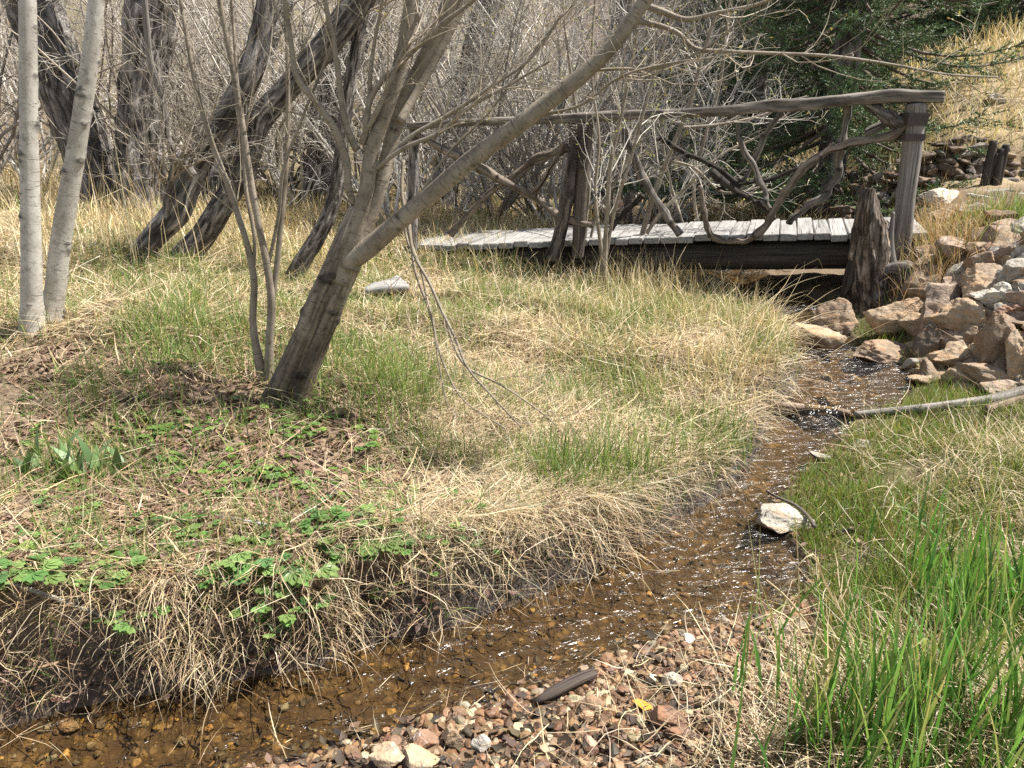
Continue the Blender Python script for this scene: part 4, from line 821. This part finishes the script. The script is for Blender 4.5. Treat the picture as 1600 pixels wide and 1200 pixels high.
# ------------------------------------------------------------------ spruces
def spruce_proto(k, hgt, rad):
    g2 = np.random.default_rng(800+k); t = thing('spruce_tree', 'x', 'tree', (0, 0, 0)); mb = MB()
    tube(mb, [(0, 0, -.1), (0, 0, hgt*.5), (0, 0, hgt)], [.13*hgt/8, .08*hgt/8, .01], 14, .2, .1, furrow=.1); mb.build('trunk', M['rough'], t)
    P = [];
    for lv in np.arange(.25, hgt-.1, .13):
        nb = 7; L = rad*(1-lv/hgt)**.8
        for j in range(nb):
            a = g2.uniform(0, 2*PI); l = L*g2.uniform(.75, 1.12); s = np.linspace(0, 1, 8); z = lv-.30*l*np.sin(s*PI*.62)+.12*l*s**2+.15*l*s*(lv/hgt); z = np.maximum(z, .1+.05*s)
            P.append(np.stack([np.cos(a)*l*s, np.sin(a)*l*s, z+0*s], 1))
    P = np.array(P); ln = np.linalg.norm(P[:, -1]-P[:, 0], axis=1); R = np.linspace(1, .2, 8)[None]*(.012*ln)[:, None]; mb = MB(); btubes(mb, P, R, 4, (.11, .08, .06));
    P1, R1 = grow(P, R, 38, (.16, .42), (.7, 1.1), 4, -.12, .08, (.18, 1), .5, .003, .0015, g2); k1 = np.arange(len(P1)); flat_ = P1.copy()
    base = P1[:, :1]; P1[..., 2] = base[..., 2]+(P1[..., 2]-base[..., 2])*.45; btubes(mb, P1, R1, 3, (.12, .09, .06)); mb.build('boughs', M['twig'], t)
    al = np.concatenate([P1, P[:, [3, 5, 6, 7]]]); M_ = len(al); nn = 34; t_ = g2.uniform(0, 3, (M_, nn)); i = np.minimum(t_.astype(int), 2); f = (t_-i)[..., None]; r = np.arange(M_)[:, None]
    Bq = al[r, i]*(1-f)+al[r, i+1]*f; d = nrm(al[r, i+1]-al[r, i]+1e-6); d = nrm(d+.95*g2.normal(size=d.shape)); ln_ = g2.uniform(.02, .042, (M_, nn, 1)); w_ = nrm(np.cross(d, g2.normal(size=d.shape)))*.004
    V = np.stack([Bq-w_, Bq+w_, Bq+d*ln_], 2).reshape(-1, 3); n_ = M_*nn; tipf = np.clip(np.linalg.norm(Bq.reshape(-1, 3)[:, :2], axis=1)/rad, 0, 1)
    c = pal(n_, [(.07, .135, .058), (.10, .165, .065), (.055, .105, .055), (.14, .205, .075)], .2); mb = MB(); mb.add(V, None, np.arange(n_*3).reshape(-1, 3), np.repeat(c, 3, 0)); mb.build('foliage', M['needle'], t); return t
sp0 = spruce_proto(0, 8.0, 1.75)
SPR = [(1292,310,8.3,1.15,'dark green spruce with drooping boughs directly behind the bridge rail'),(1585,150,12.3,1.2,'dark spruce on the hill at the top right corner'),(1195,285,12.5,1.1,'dark spruce behind the bare twigs left of the main spruce'),(1470,170,14.0,1.1,'spruce on the slope between the main spruce and the corner spruce'),(1080,280,15.5,1.2,'distant dark spruce behind the thicket left of the others')]
for k, (px, py, yy, s, lab) in enumerate(SPR):
    o = sp0 if k == 0 else copytree(sp0); p = at(px, py, yy); o.location = (p[0], p[1], T(p[0], p[1])[0]-.05); o.rotation_euler = (0, 0, k*1.3); o.scale = (s, s, s); o['label'] = lab; o['group'] = 'spruces behind the bridge'
# ------------------------------------------------------------------ grasses
STRAW = [(.54, .44, .28), (.46, .36, .215), (.62, .54, .38), (.36, .27, .16), (.52, .43, .29)]
STRAWG = [(.60, .49, .29), (.54, .43, .24), (.68, .59, .40), (.46, .36, .20)]
STRAWB = [(.42, .30, .17), (.34, .24, .14), (.50, .38, .23), (.27, .185, .11), (.56, .46, .31)]
GREEN = [(.15, .23, .05), (.115, .19, .045), (.20, .27, .07), (.09, .16, .045), (.26, .29, .09)]
GREENB = [(.10, .235, .045), (.125, .275, .06), (.08, .19, .04), (.165, .30, .075)]
def U(a, b, n): return rng.uniform(a, b, n)
def finish(mb, name, mat, lab, cat): return tag(mb.build(name, M[mat], smooth=True), lab, cat, kind='stuff')
def N0(x, y, f=3.0, s=0): return fbm(x*f, y*f, 0, 500+s, 3)
def B3(x, y, z, s=.004): return np.stack([x, y, z-s], 1)
# 1 matted straw on the left bank
mb = MB()
def pf(x, y, I, px, py):
    lit = sm(660, 520, px)*sm(480, 560, py)*sm(930, 860, py)
    return I['left']*(px > -1200)*(px < 1350)*np.clip((1-.72*lit)*(.75+.9*N0(x, y, 2.5, 1)), 0, 1)*sm(.02, .13, I['dL'])*(1-.8*pxblob(px, py, 560, 1000, 160, 50))
x, y, I, px, py = scatter(NM*180000, 1.35, 8, -57, 30, pf); nn = len(x); far = sm(2, 6, np.hypot(x, y))
h = U(.04, .24, nn)*(1+.6*(rng.random(nn) < .08))*(1+.3*far); wd = U(.0009, .0026, nn)*(1+1.2*far)*np.where(rng.random(nn) < .08, 2.1, 1)
az = U(0, 2*PI, nn); tos = np.arctan2(-.75, .8); az = np.where(rng.random(nn) < .25*np.exp(-(I['dL']/.5)**2)+.1, tos+.6*rng.normal(size=nn), az)
brn = (rng.random(nn) < np.clip(.15+.75*sm(760, 480, px)*sm(460, 600, py), 0, 1))[:, None]
c = np.where(brn, pal(nn, STRAWB, .28), pal(nn, STRAW, .25))
blades(mb, B3(x, y, I['z']+U(0, .025, nn)), h, wd, az, U(1.1, 1.62, nn), U(-.5, .6, nn), c, 5, .5, .3, ground=True, wig=.3)
finish(mb, 'matted_dry_grass', 'straw', 'flattened straw coloured dead grass covering the left bank', 'grass'); print('matted', nn)
# 2 straw hanging over the bank edge
mb = MB()
def pf(x, y, I, px, py): return I['left']*sm(.24, .06, I['dL'])*sm(-.01, .05, I['dL'])*np.clip(.12+2.1*N0(x, y, 6, 2)+.5*sm(170, 20, px), 0.05, 1)*(y < 4.6)
x, y, I, px, py = scatter(NM*145000, 1.35, 5, -57, 30, pf); nn = len(x); e = .02
gx_ = info(x+e, y)['dL']-info(x-e, y)['dL']; gy_ = info(x, y+e)['dL']-info(x, y-e)['dL']; az = np.arctan2(-gy_, -gx_)+.65*rng.normal(size=nn)
blades(mb, B3(x, y, I['z']), U(.05, .21, nn)*(1+.7*(rng.random(nn) < .15)), U(.001, .0025, nn), az, U(.6, 1.6, nn), U(.3, 1.9, nn), np.where((rng.random(nn) < .6)[:, None], pal(nn, STRAWB, .28), pal(nn, STRAW, .25)), 6, .5, .25, wig=.25)
finish(mb, 'overhanging_dry_grass', 'straw', 'dead grass hanging over the dark cut bank into the stream', 'grass'); print('hang', nn)
# roots and wet debris on the bank face
mb = MB(); x, y, I, px, py = scatter(160000, 1.3, 4, -42, 20, lambda x, y, I, px, py: I['left']*sm(.16, .03, I['dL'])*.3*np.clip(.6+1.6*N0(x, y, 9, 33), .05, 1)); nn = len(x)
blades(mb, np.stack([x, y, I['z']+U(-.02, .02, nn)], 1), U(.03, .16, nn), U(.001, .003, nn), U(0, 2*PI, nn), U(1.0, 2.6, nn), U(-1, 1, nn), pal(nn, [(.16, .11, .07), (.26, .185, .12), (.08, .055, .04), (.36, .27, .18)]), 6, .6, .3, wig=.8)
finish(mb, 'bank_roots', 'straw', 'tangle of brown roots and dead stems on the dark cut bank', 'roots')
# 3 standing straw
mb = MB()
def pf(x, y, I, px, py):
    tall = .55*pxblob(px, py, 1080, 490, 150, 80)+.8*pxblob(px, py, 1070, 452, 130, 24)+.25*pxblob(px, py, 880, 500, 280, 90)+.4*pxblob(px, py, 1130, 570, 90, 60)
    return I['left']*np.clip(1.2*tall*(.5+1.9*N0(x, y, 4, 3)), 0, 1)+(I['left'])*.03*(py < 560)*(px < 900)
x, y, I, px, py = scatter(NM*50000, 2.2, 7, -40, 25, pf); nn = len(x)
blades(mb, B3(x, y, I['z']), U(.06, .27, nn)*(1-.35*(px < 850))*(1+.45*(px > 930)*(py < 485))*(1+.5*(rng.random(nn) < .08)), U(.002, .004, nn), U(0, 2*PI, nn), np.abs(.28*rng.normal(size=nn)), U(.1, 1.1, nn), pal(nn, STRAWG), 5, .6, .25)
finish(mb, 'tall_dry_grass', 'straw', 'tall standing golden grass on the left bank before the bridge', 'grass'); print('tall', nn)
# long arching stalks over the pool
mb = MB(); nn = 46; P0 = np.array([G(random.gauss(1165, 30), random.gauss(540, 30)) for _ in range(nn)])
blades(mb, P0, U(.35, .75, nn), U(.003, .0045, nn), .25+.5*rng.normal(size=nn), U(.5, 1.0, nn), U(.3, 1.1, nn), pal(nn, STRAWG, .1), 9, .3, .2); finish(mb, 'arching_grass_stalks', 'straw', 'long pale grass stalks arching right over the upper pool', 'grass')
mb = MB(); nn = 210; P0 = np.array([G(random.uniform(30, 345), random.uniform(335, 440)) for _ in range(150)]+[G(random.uniform(560, 900), random.uniform(395, 620)) for _ in range(60)])
blades(mb, P0, np.concatenate([U(.35, .95, 150), U(.2, .5, 60)]), U(.003, .006, nn), U(0, 2*PI, nn), np.abs(.14*rng.normal(size=nn)), U(0, .6, nn), pal(nn, STRAWG, .15), 8, .4, .3); finish(mb, 'tall_dry_stalks', 'straw', 'tall thin dry stalks standing among the trunks at the left', 'stalks')
# 4 meadow behind
mb = MB()
def pf(x, y, I, px, py): return (~I['ins'])*np.clip(.8+.9*N0(x, y, 1.2, 4), .08, 1)*np.where(I['right'] & (y < 7.15), 0, 1)*(1-.93*sm(9.3, 11, y-1.6*(x > 3)))*(1+1.2*(x > 3.3))*(1-.85*pxblob(px, py, 1290, 310, 130, 60))*sm(5.3, 6.3, y)
x, y, I, px, py = scatter(NM*78000, 5.2, 24, -54, 56, pf); nn = len(x); s_ = np.hypot(x, y)/7
hill = (x > 2.5)*1.; blades(mb, B3(x, y, I['z']), U(.08, .30, nn)*(1+.3*hill), U(.004, .008, nn)*np.maximum(s_, 1), U(0, 2*PI, nn), np.abs(.35*rng.normal(size=nn))+.1, U(.1, 1.0, nn), np.where((rng.random(nn) < .10)[:, None], pal(nn, GREEN), pal(nn, STRAWG)), 4, .6, .2)
finish(mb, 'meadow_dry_grass', 'straw', 'dry golden grass of the meadow and hillside behind the bridge', 'grass'); print('meadow', nn)
# 5 short green grass of the left bank
mb = MB()
def pf(x, y, I, px, py):
    d = .9*sm(700, 470, py)*(.25+.75*sm(60, 130, px))*(1-.4*pxblob(px, py, 250, 620, 250, 80))+.55*pxblob(px, py, 980, 590, 80, 50)+.5*pxblob(px, py, 625, 620, 80, 80)+.45*pxblob(px, py, 900, 720, 150, 80)+.6*pxblob(px, py, 1200, 610, 60, 40)+.7*pxblob(px, py, 1140, 715, 60, 40)+.35*pxblob(px, py, 60, 790, 130, 90)+.45*pxblob(px, py, 360, 550, 90, 40)+.4*pxblob(px, py, 120, 470, 120, 50)+.5*pxblob(px, py, 1050, 640, 120, 60)+.13
    return I['left']*(I['dL'] > .01)*np.clip(d*(.55+1.5*N0(x, y, 3.5, 5)), 0, 1)
x, y, I, px, py = scatter(NM*180000, 1.4, 7, -54, 28, pf); nn = len(x)
blades(mb, B3(x, y, I['z']), U(.04, .17, nn)*np.where(pxblob(px, py, 625, 630, 60, 70)+pxblob(px, py, 930, 735, 100, 60) > .4, 1.5, 1), U(.0016, .004, nn), U(0, 2*PI, nn), np.abs(.4*rng.normal(size=nn)), U(.1, 1.2, nn), pal(nn, GREEN, .2), 4, .6)
finish(mb, 'young_green_grass', 'blade', 'fresh green grass blades growing through the dead grass of the left bank', 'grass'); print('green', nn)
# 6 mossy green shelf on the right
mb = MB()
def pf(x, y, I, px, py): return I['right']*(~inpoly(x, y, gravp))*sm(.32, .0, I['dF']-.25*N0(x, y, 3, 9))*(y < 5.3)*np.clip(.9+1.7*N0(x, y, 3.6, 6), 0.08, 1)*sm(0, .05, I['dR'])*(px > 1180)
x, y, I, px, py = scatter(NM*235000, 1.5, 5.3, 8, 62, pf); nn = len(x)
blades(mb, B3(x, y, I['z']), U(.02, .08, nn)*(1+.7*(rng.random(nn) < .15)), U(.0014, .0034, nn), U(0, 2*PI, nn), np.abs(.5*rng.normal(size=nn)), U(.1, 1.2, nn), np.where((rng.random(nn) < .3)[:, None], pal(nn, [(.34, .28, .12), (.26, .22, .09), (.20, .14, .07)]), pal(nn, [(.14, .22, .035), (.18, .25, .05), (.10, .17, .03)])), 3, .6)
finish(mb, 'short_marsh_grass', 'blade', 'short bright green marsh grass on the wet right bank', 'grass'); print('marsh', nn)
# 7 straw on the right bank
mb = MB()
def pf(x, y, I, px, py):
    d = .9*pxblob(px, py, 1570, 720, 110, 60)+.5*pxblob(px, py, 1560, 830, 140, 50)+.9*pxblob(px, py, 1500, 1120, 220, 110)+.35*pxblob(px, py, 1190, 1190, 80, 45)+.8*pxblob(px, py, 1450, 395, 70, 50)+.25*pxblob(px, py, 1370, 700, 60, 40)+.012+.4*sm(1610, 1680, px)
    return I['right']*np.clip(d*(.7+.9*N0(x, y, 4, 7)), 0, 1)*(y < 7)
x, y, I, px, py = scatter(NM*125000, 1.05, 7, 2, 66, pf); nn = len(x)
blades(mb, B3(x, y, I['z']+U(0, .03, nn)), U(.05, .26, nn), U(.0012, .0032, nn), U(0, 2*PI, nn), U(.7, 1.6, nn), U(-.4, .9, nn), np.where((rng.random(nn) < .3)[:, None], pal(nn, STRAWB), pal(nn, STRAW)), 6, .5, .3, ground=True, wig=.35)
finish(mb, 'right_bank_straw', 'straw', 'pale dead grass lying on the right bank beneath the green blades', 'grass'); print('straw r', nn)
# 8 standing reddish straw round the rocks and bridge end
mb = MB()
def pf(x, y, I, px, py): return I['right']*np.clip(1.1*pxblob(px, py, 1440, 420, 50, 55)+.6*pxblob(px, py, 1500, 370, 60, 30)+.5*pxblob(px, py, 1330, 345, 25, 25), 0, 1)
x, y, I, px, py = scatter(NM*20000, 4, 7.5, 20, 42, pf); nn = len(x)
blades(mb, B3(x, y, I['z']), U(.1, .36, nn), U(.002, .0038, nn), U(0, 2*PI, nn), np.abs(.35*rng.normal(size=nn)), U(.1, 1.2, nn), np.where((rng.random(nn) < .15)[:, None], pal(nn, GREEN), pal(nn, [(.50, .33, .16), (.42, .27, .13), (.56, .42, .24)])), 5, .6, .25)
finish(mb, 'rust_dry_grass', 'straw', 'rusty dry grass around the stump and the right end of the bridge', 'grass')
# 9 green strip on the bank top right
mb = MB(); x, y, I, px, py = scatter(30000, 5, 7.2, 30, 44, lambda x, y, I, px, py: I['right']*np.clip(1.2*pxblob(px, py, 1580, 350, 60, 25), 0, 1)); nn = len(x)
blades(mb, B3(x, y, I['z']), U(.04, .12, nn), U(.003, .005, nn), U(0, 2*PI, nn), np.abs(.4*rng.normal(size=nn)), U(.1, 1, nn), pal(nn, GREEN), 3, .6); finish(mb, 'bank_top_grass', 'blade', 'green grass strip on the bank top in front of the concrete step', 'grass')
# 10 tall fresh blades at the lower right
mb = MB(); tg = []
def pf(x, y, I, px, py): return I['right']*np.clip(1.0*pxblob(px, py, 1460, 1130, 190, 100)+1.2*pxblob(px, py, 1560, 1040, 130, 150)+.4*pxblob(px, py, 1310, 1120, 80, 90), 0, 1)*np.clip(.35+2.4*N0(x, y, 7, 8), 0.03, 1)
x, y, I, px, py = scatter(6800, 1.1, 2.6, 10, 44, pf); nn = len(x)
blades(mb, B3(x, y, I['z']), U(.12, .44, nn), U(.0042, .0098, nn), U(0, 2*PI, nn), np.abs(.17*rng.normal(size=nn)), U(.0, .6, nn), (gc := pal(nn, GREENB, .22)), 7, .7, .07, tipc=np.where((rng.random(nn) < .35)[:, None], (.46, .37, .18), gc)[:, None]); finish(mb, 'tall_green_grass', 'blade', 'tall fresh green grass blades in the lower right corner', 'grass'); print('tallgreen', nn)
# pale bent reed stalks there
for k, (pts, lab) in enumerate([([(1262,1200,7),(1258,1100,6),(1250,980,5),(1246,860,4),(1242,800,3)], 'tall straight pale dead reed rising from the lower right grass'), ([(1250,1130,9),(1236,1060,8),(1234,1010,8),(1245,985,6),(1262,980,3)], 'broad dead tan reed with a hooked tip at the right end of the gravel'), ([(1310,1200,6),(1270,1030,6),(1225,960,5),(1205,950,5),(1222,920,6),(1270,866,7),(1285,900,5),(1330,985,4)], 'pale dead reed bent into a sharp peak over the gravel bar'), ([(1380,1100,5),(1330,980,5),(1290,915,5),(1272,868,4)], 'pale straight reed slanting up to the bent one'), ([(1340,1060,5),(1270,985,5),(1220,925,5),(1197,906,4)], 'pale reed slanting left across the bent one')]):
    b = G(pts[0][0], min(pts[0][1], 1195)); P, R = pxpath(pts, b[1], .05); P[0][2] = min(P[0][2], b[2]); mb = MB(); tube(mb, P, R*.75, 6, .02, .05, flat=.45, seed=k, col=(.60, .48, .29)); tag(mb.build('dead_reed', M['straw'], loc=b), lab, 'reed')
# ------------------------------------------------------------------ leaf litter
mb = MB()
def pf(x, y, I, px, py):
    return (I['right']*.13*(~inpoly(x, y, gravp))*(y < 5))+I['left']*(I['dL'] > .0)*np.clip((.95*sm(760, 520, px)*sm(400, 560, py)+.16)*(.6+1.2*N0(x, y, 2.6, 10)), 0, 1)
x, y, I, px, py = scatter(NM*72000, 1.35, 7, -56, 28, pf); nn = len(x); s_ = U(.006, .019, nn); az = U(0, 2*PI, nn); r_ = rng.normal(size=(nn, 3))
d = nrm(np.stack([np.cos(az), np.sin(az), .35*r_[:, 0]], 1)); sd_ = nrm(np.stack([-np.sin(az), np.cos(az), .5*r_[:, 1]], 1)); c0 = np.stack([x, y, I['z']+U(.0, .022, nn)], 1); up_ = np.cross(d, sd_)
s1 = s_[:, None]; cu = (.3*s_*np.abs(r_[:, 2]))[:, None]
V = np.stack([c0-d*s1, c0-d*s1*.3+sd_*s1*.55+up_*cu, c0-d*s1*.3-sd_*s1*.55+up_*cu, c0+d*s1*.4+sd_*s1*.5+up_*cu, c0+d*s1*.4-sd_*s1*.5+up_*cu*.6, c0+d*s1+up_*cu*1.5, c0], 1)
tr_ = np.array([(0, 6, 1), (0, 2, 6), (1, 6, 3), (2, 4, 6), (3, 6, 5), (6, 4, 5)]); Q = (np.arange(nn)[:, None, None]*7+tr_[None]).reshape(-1, 3)
mb.add(V.reshape(-1, 3), None, Q, np.repeat(pal(nn, [(.17, .105, .07), (.12, .07, .05), (.24, .155, .10), (.09, .055, .042), (.30, .21, .14), (.19, .12, .095)], .2), 7, 0))
finish(mb, 'leaf_litter', 'litter', 'brown dead leaves scattered over the left bank', 'leaves'); print('litter', nn)
mb = MB(); x, y, I, px, py = scatter(9000, 1.0, 2.6, -30, 35, lambda x, y, I, px, py: (inpoly(x, y, gravp) | ((np.minimum(I['dL'], I['dR']) < .05) & (y < 3)))*np.clip(.1+.9*N0(x, y, 5, 44), 0, .5)); nn = len(x); s_ = U(.008, .026, nn); az = U(0, 2*PI, nn)
d = np.stack([np.cos(az), np.sin(az), .3*rng.normal(size=nn)], 1); e_ = np.stack([-np.sin(az), np.cos(az), .3*rng.normal(size=nn)], 1); c0 = np.stack([x, y, np.maximum(I['z'], I['w'])+.012], 1); s1 = s_[:, None]
V = np.stack([c0-d*s1, c0+e_*s1*.5+[0, 0, .006], c0+d*s1, c0-e_*s1*.5, c0-[0, 0, .006]], 1); Q = (np.arange(nn)[:, None, None]*5+np.array([(0, 4, 1), (1, 4, 2), (2, 4, 3), (3, 4, 0)])[None]).reshape(-1, 3)
mb.add(V.reshape(-1, 3), None, Q, np.repeat(pal(nn, [(.055, .04, .028), (.09, .065, .042), (.16, .105, .06), (.04, .032, .024)], .2), 5, 0)); finish(mb, 'wet_dead_leaves', 'litter', 'dark wet dead leaves among the gravel and along the water edge', 'leaves')
# ------------------------------------------------------------------ leafy green plants
def leafy(mb, c0, nl, size, g2, cols):
    for j in range(nl):
        az = g2.uniform(0, 2*PI); el = g2.uniform(.25, 1.0); L = size*g2.uniform(.7, 1.2); stem = np.array([math.cos(az)*math.cos(el), math.sin(az)*math.cos(el), math.sin(el)])
        tip = c0+stem*L*.8; col = np.array(cols[g2.integers(0, len(cols))])*g2.uniform(.8, 1.25); V = []; tr = []
        sdv = nrm(np.cross(stem, [0, 0, 1.])[None])[0]
        V += [c0-sdv*.0012, c0+sdv*.0012, tip]; tr.append((0, 1, 2))
        fl = nrm(np.array([[math.cos(az), math.sin(az), g2.uniform(-.25, .25)]]))[0]; n_ = np.cross(sdv, fl)
        for ang in (-1.15, -.58, 0, .58, 1.15):
            dd = fl*math.cos(ang)+sdv*math.sin(ang); ss = np.cross(n_, dd); ll = L*.62*(1-.22*abs(ang)); w_ = ll*.24; k = len(V)
            V += [tip, tip+dd*ll*.35+ss*w_*.75+n_*.1*w_, tip+dd*ll*.35-ss*w_*.75+n_*.1*w_, tip+dd*ll*.72+ss*w_-n_*.1*w_, tip+dd*ll*.72-ss*w_-n_*.1*w_, tip+dd*ll-n_*.3*w_, tip+dd*ll*.55-n_*.45*w_]
            tr += [(k, k+6, k+1), (k, k+2, k+6), (k+1, k+6, k+3), (k+2, k+4, k+6), (k+3, k+6, k+5), (k+6, k+4, k+5)]
        mb.add(np.array(V), None, tr, col)
LEAFC = [(.105, .21, .055), (.13, .24, .065), (.085, .165, .055), (.18, .27, .08), (.14, .21, .06)]
PL = [(455,905,.085,'lush lobed leaf plant on the bank lip beside the squarish tan stone'),(400,880,.075,'green leafy plant on the bank above the dark cut left of the lush one'),(345,895,.06,'leafy plant left on the bank lip where straw hangs down'),(610,850,.07,'leafy plant at the right end of the green patch on the bank edge'),(545,865,.07,'leafy plant between the lush one and the right end of the green patch'),(380,940,.06,'leafy plant clinging low on the cut bank over the stream'),(440,955,.05,'small leafy plant lowest on the cut bank'),(20,900,.065,'leafy plant at the left edge beside the long pale stalk'),(185,965,.055,'leafy plant in the hanging straw right of the long pale stalk'),(160,905,.06,'leafy plant above the hanging straw at the left'),(505,830,.07,'leafy plant at the back of the green patch'),(290,830,.06,'leafy plant near the pale dead stalk on the bank')]
for k, (px, py, s, lab) in enumerate(PL):
    b = G(px, py+8)+np.array([0, 0, .012]); s *= .92; g2 = np.random.default_rng(600+k); mb = MB()
    for q in range(6): leafy(mb, b+np.array([g2.normal()*.04, g2.normal()*.035, 0]), 6, s*g2.uniform(.55, 1.1), g2, LEAFC)
    tag(mb.build('leafy_plant', M['leaf'], loc=b), lab, 'plant', 'leafy plants on the bank edge')
mb = MB(); g2 = np.random.default_rng(12)
def pf(x, y, I, px, py): return I['left']*(I['dL'] > .04)*np.clip((.8*pxblob(px, py, 420, 850, 260, 60)+.5*pxblob(px, py, 330, 740, 300, 90)+.35*pxblob(px, py, 100, 850, 120, 60)+.3*pxblob(px, py, 300, 620, 280, 60))*(.5+1.7*N0(x, y, 4, 12)), 0, 1)
x, y, I, px, py = scatter(5200, 1.4, 3.6, -40, 10, pf); nn = len(x)
keepc = rng.random(nn) < .75
for k in np.nonzero(keepc)[0]: leafy(mb, np.array([x[k], y[k], I['z'][k]]), int(g2.integers(4, 8)), g2.uniform(.014, .05), g2, LEAFC if py[k] > 790 and g2.random() < .7 else [(.13, .22, .05), (.10, .18, .045), (.17, .26, .06)])
finish(mb, 'leafy_ground_cover', 'leaf', 'small bright lobed leaf seedlings dotted over the leaf litter', 'ground cover'); print('cover', nn)
# broad lance leaved clump at the left
b = G(115, 740); mb = MB(); nn = 34; blades(mb, b+np.stack([.11*rng.normal(size=nn), .05*rng.normal(size=nn), np.zeros(nn)], 1), U(.09, .15, nn), U(.02, .034, nn), U(0, 2*PI, nn), U(.15, .8, nn), U(.1, .6, nn), pal(nn, [(.13, .20, .08), (.16, .23, .10), (.10, .17, .06)], .1), 7, .3)
tag(mb.build('broad_leaf_plant', M['leaf'], loc=b), 'clump of broad grey green lance shaped leaves at the left on the litter', 'plant')
# floating straw bits and debris at the stream edge
mb = MB(); x, y, I, px, py = scatter(26000, 1.1, 5, -42, 40, lambda x, y, I, px, py: (I['ins']*.015+(np.minimum(I['dL'], I['dR']) < .06)*.10+inpoly(x, y, gravp)*.02)); nn = len(x)
blades(mb, np.stack([x, y, np.maximum(I['z'], I['w'])+.006], 1), U(.02, .15, nn), U(.001, .0024, nn), U(0, 2*PI, nn), U(1.45, 1.62, nn), U(-.15, .15, nn), pal(nn, STRAW+STRAWB+[(.08, .05, .035)]*3), 3, .3)
finish(mb, 'stream_edge_debris', 'straw', 'bits of straw and dark plant debris along the stream edges', 'debris')
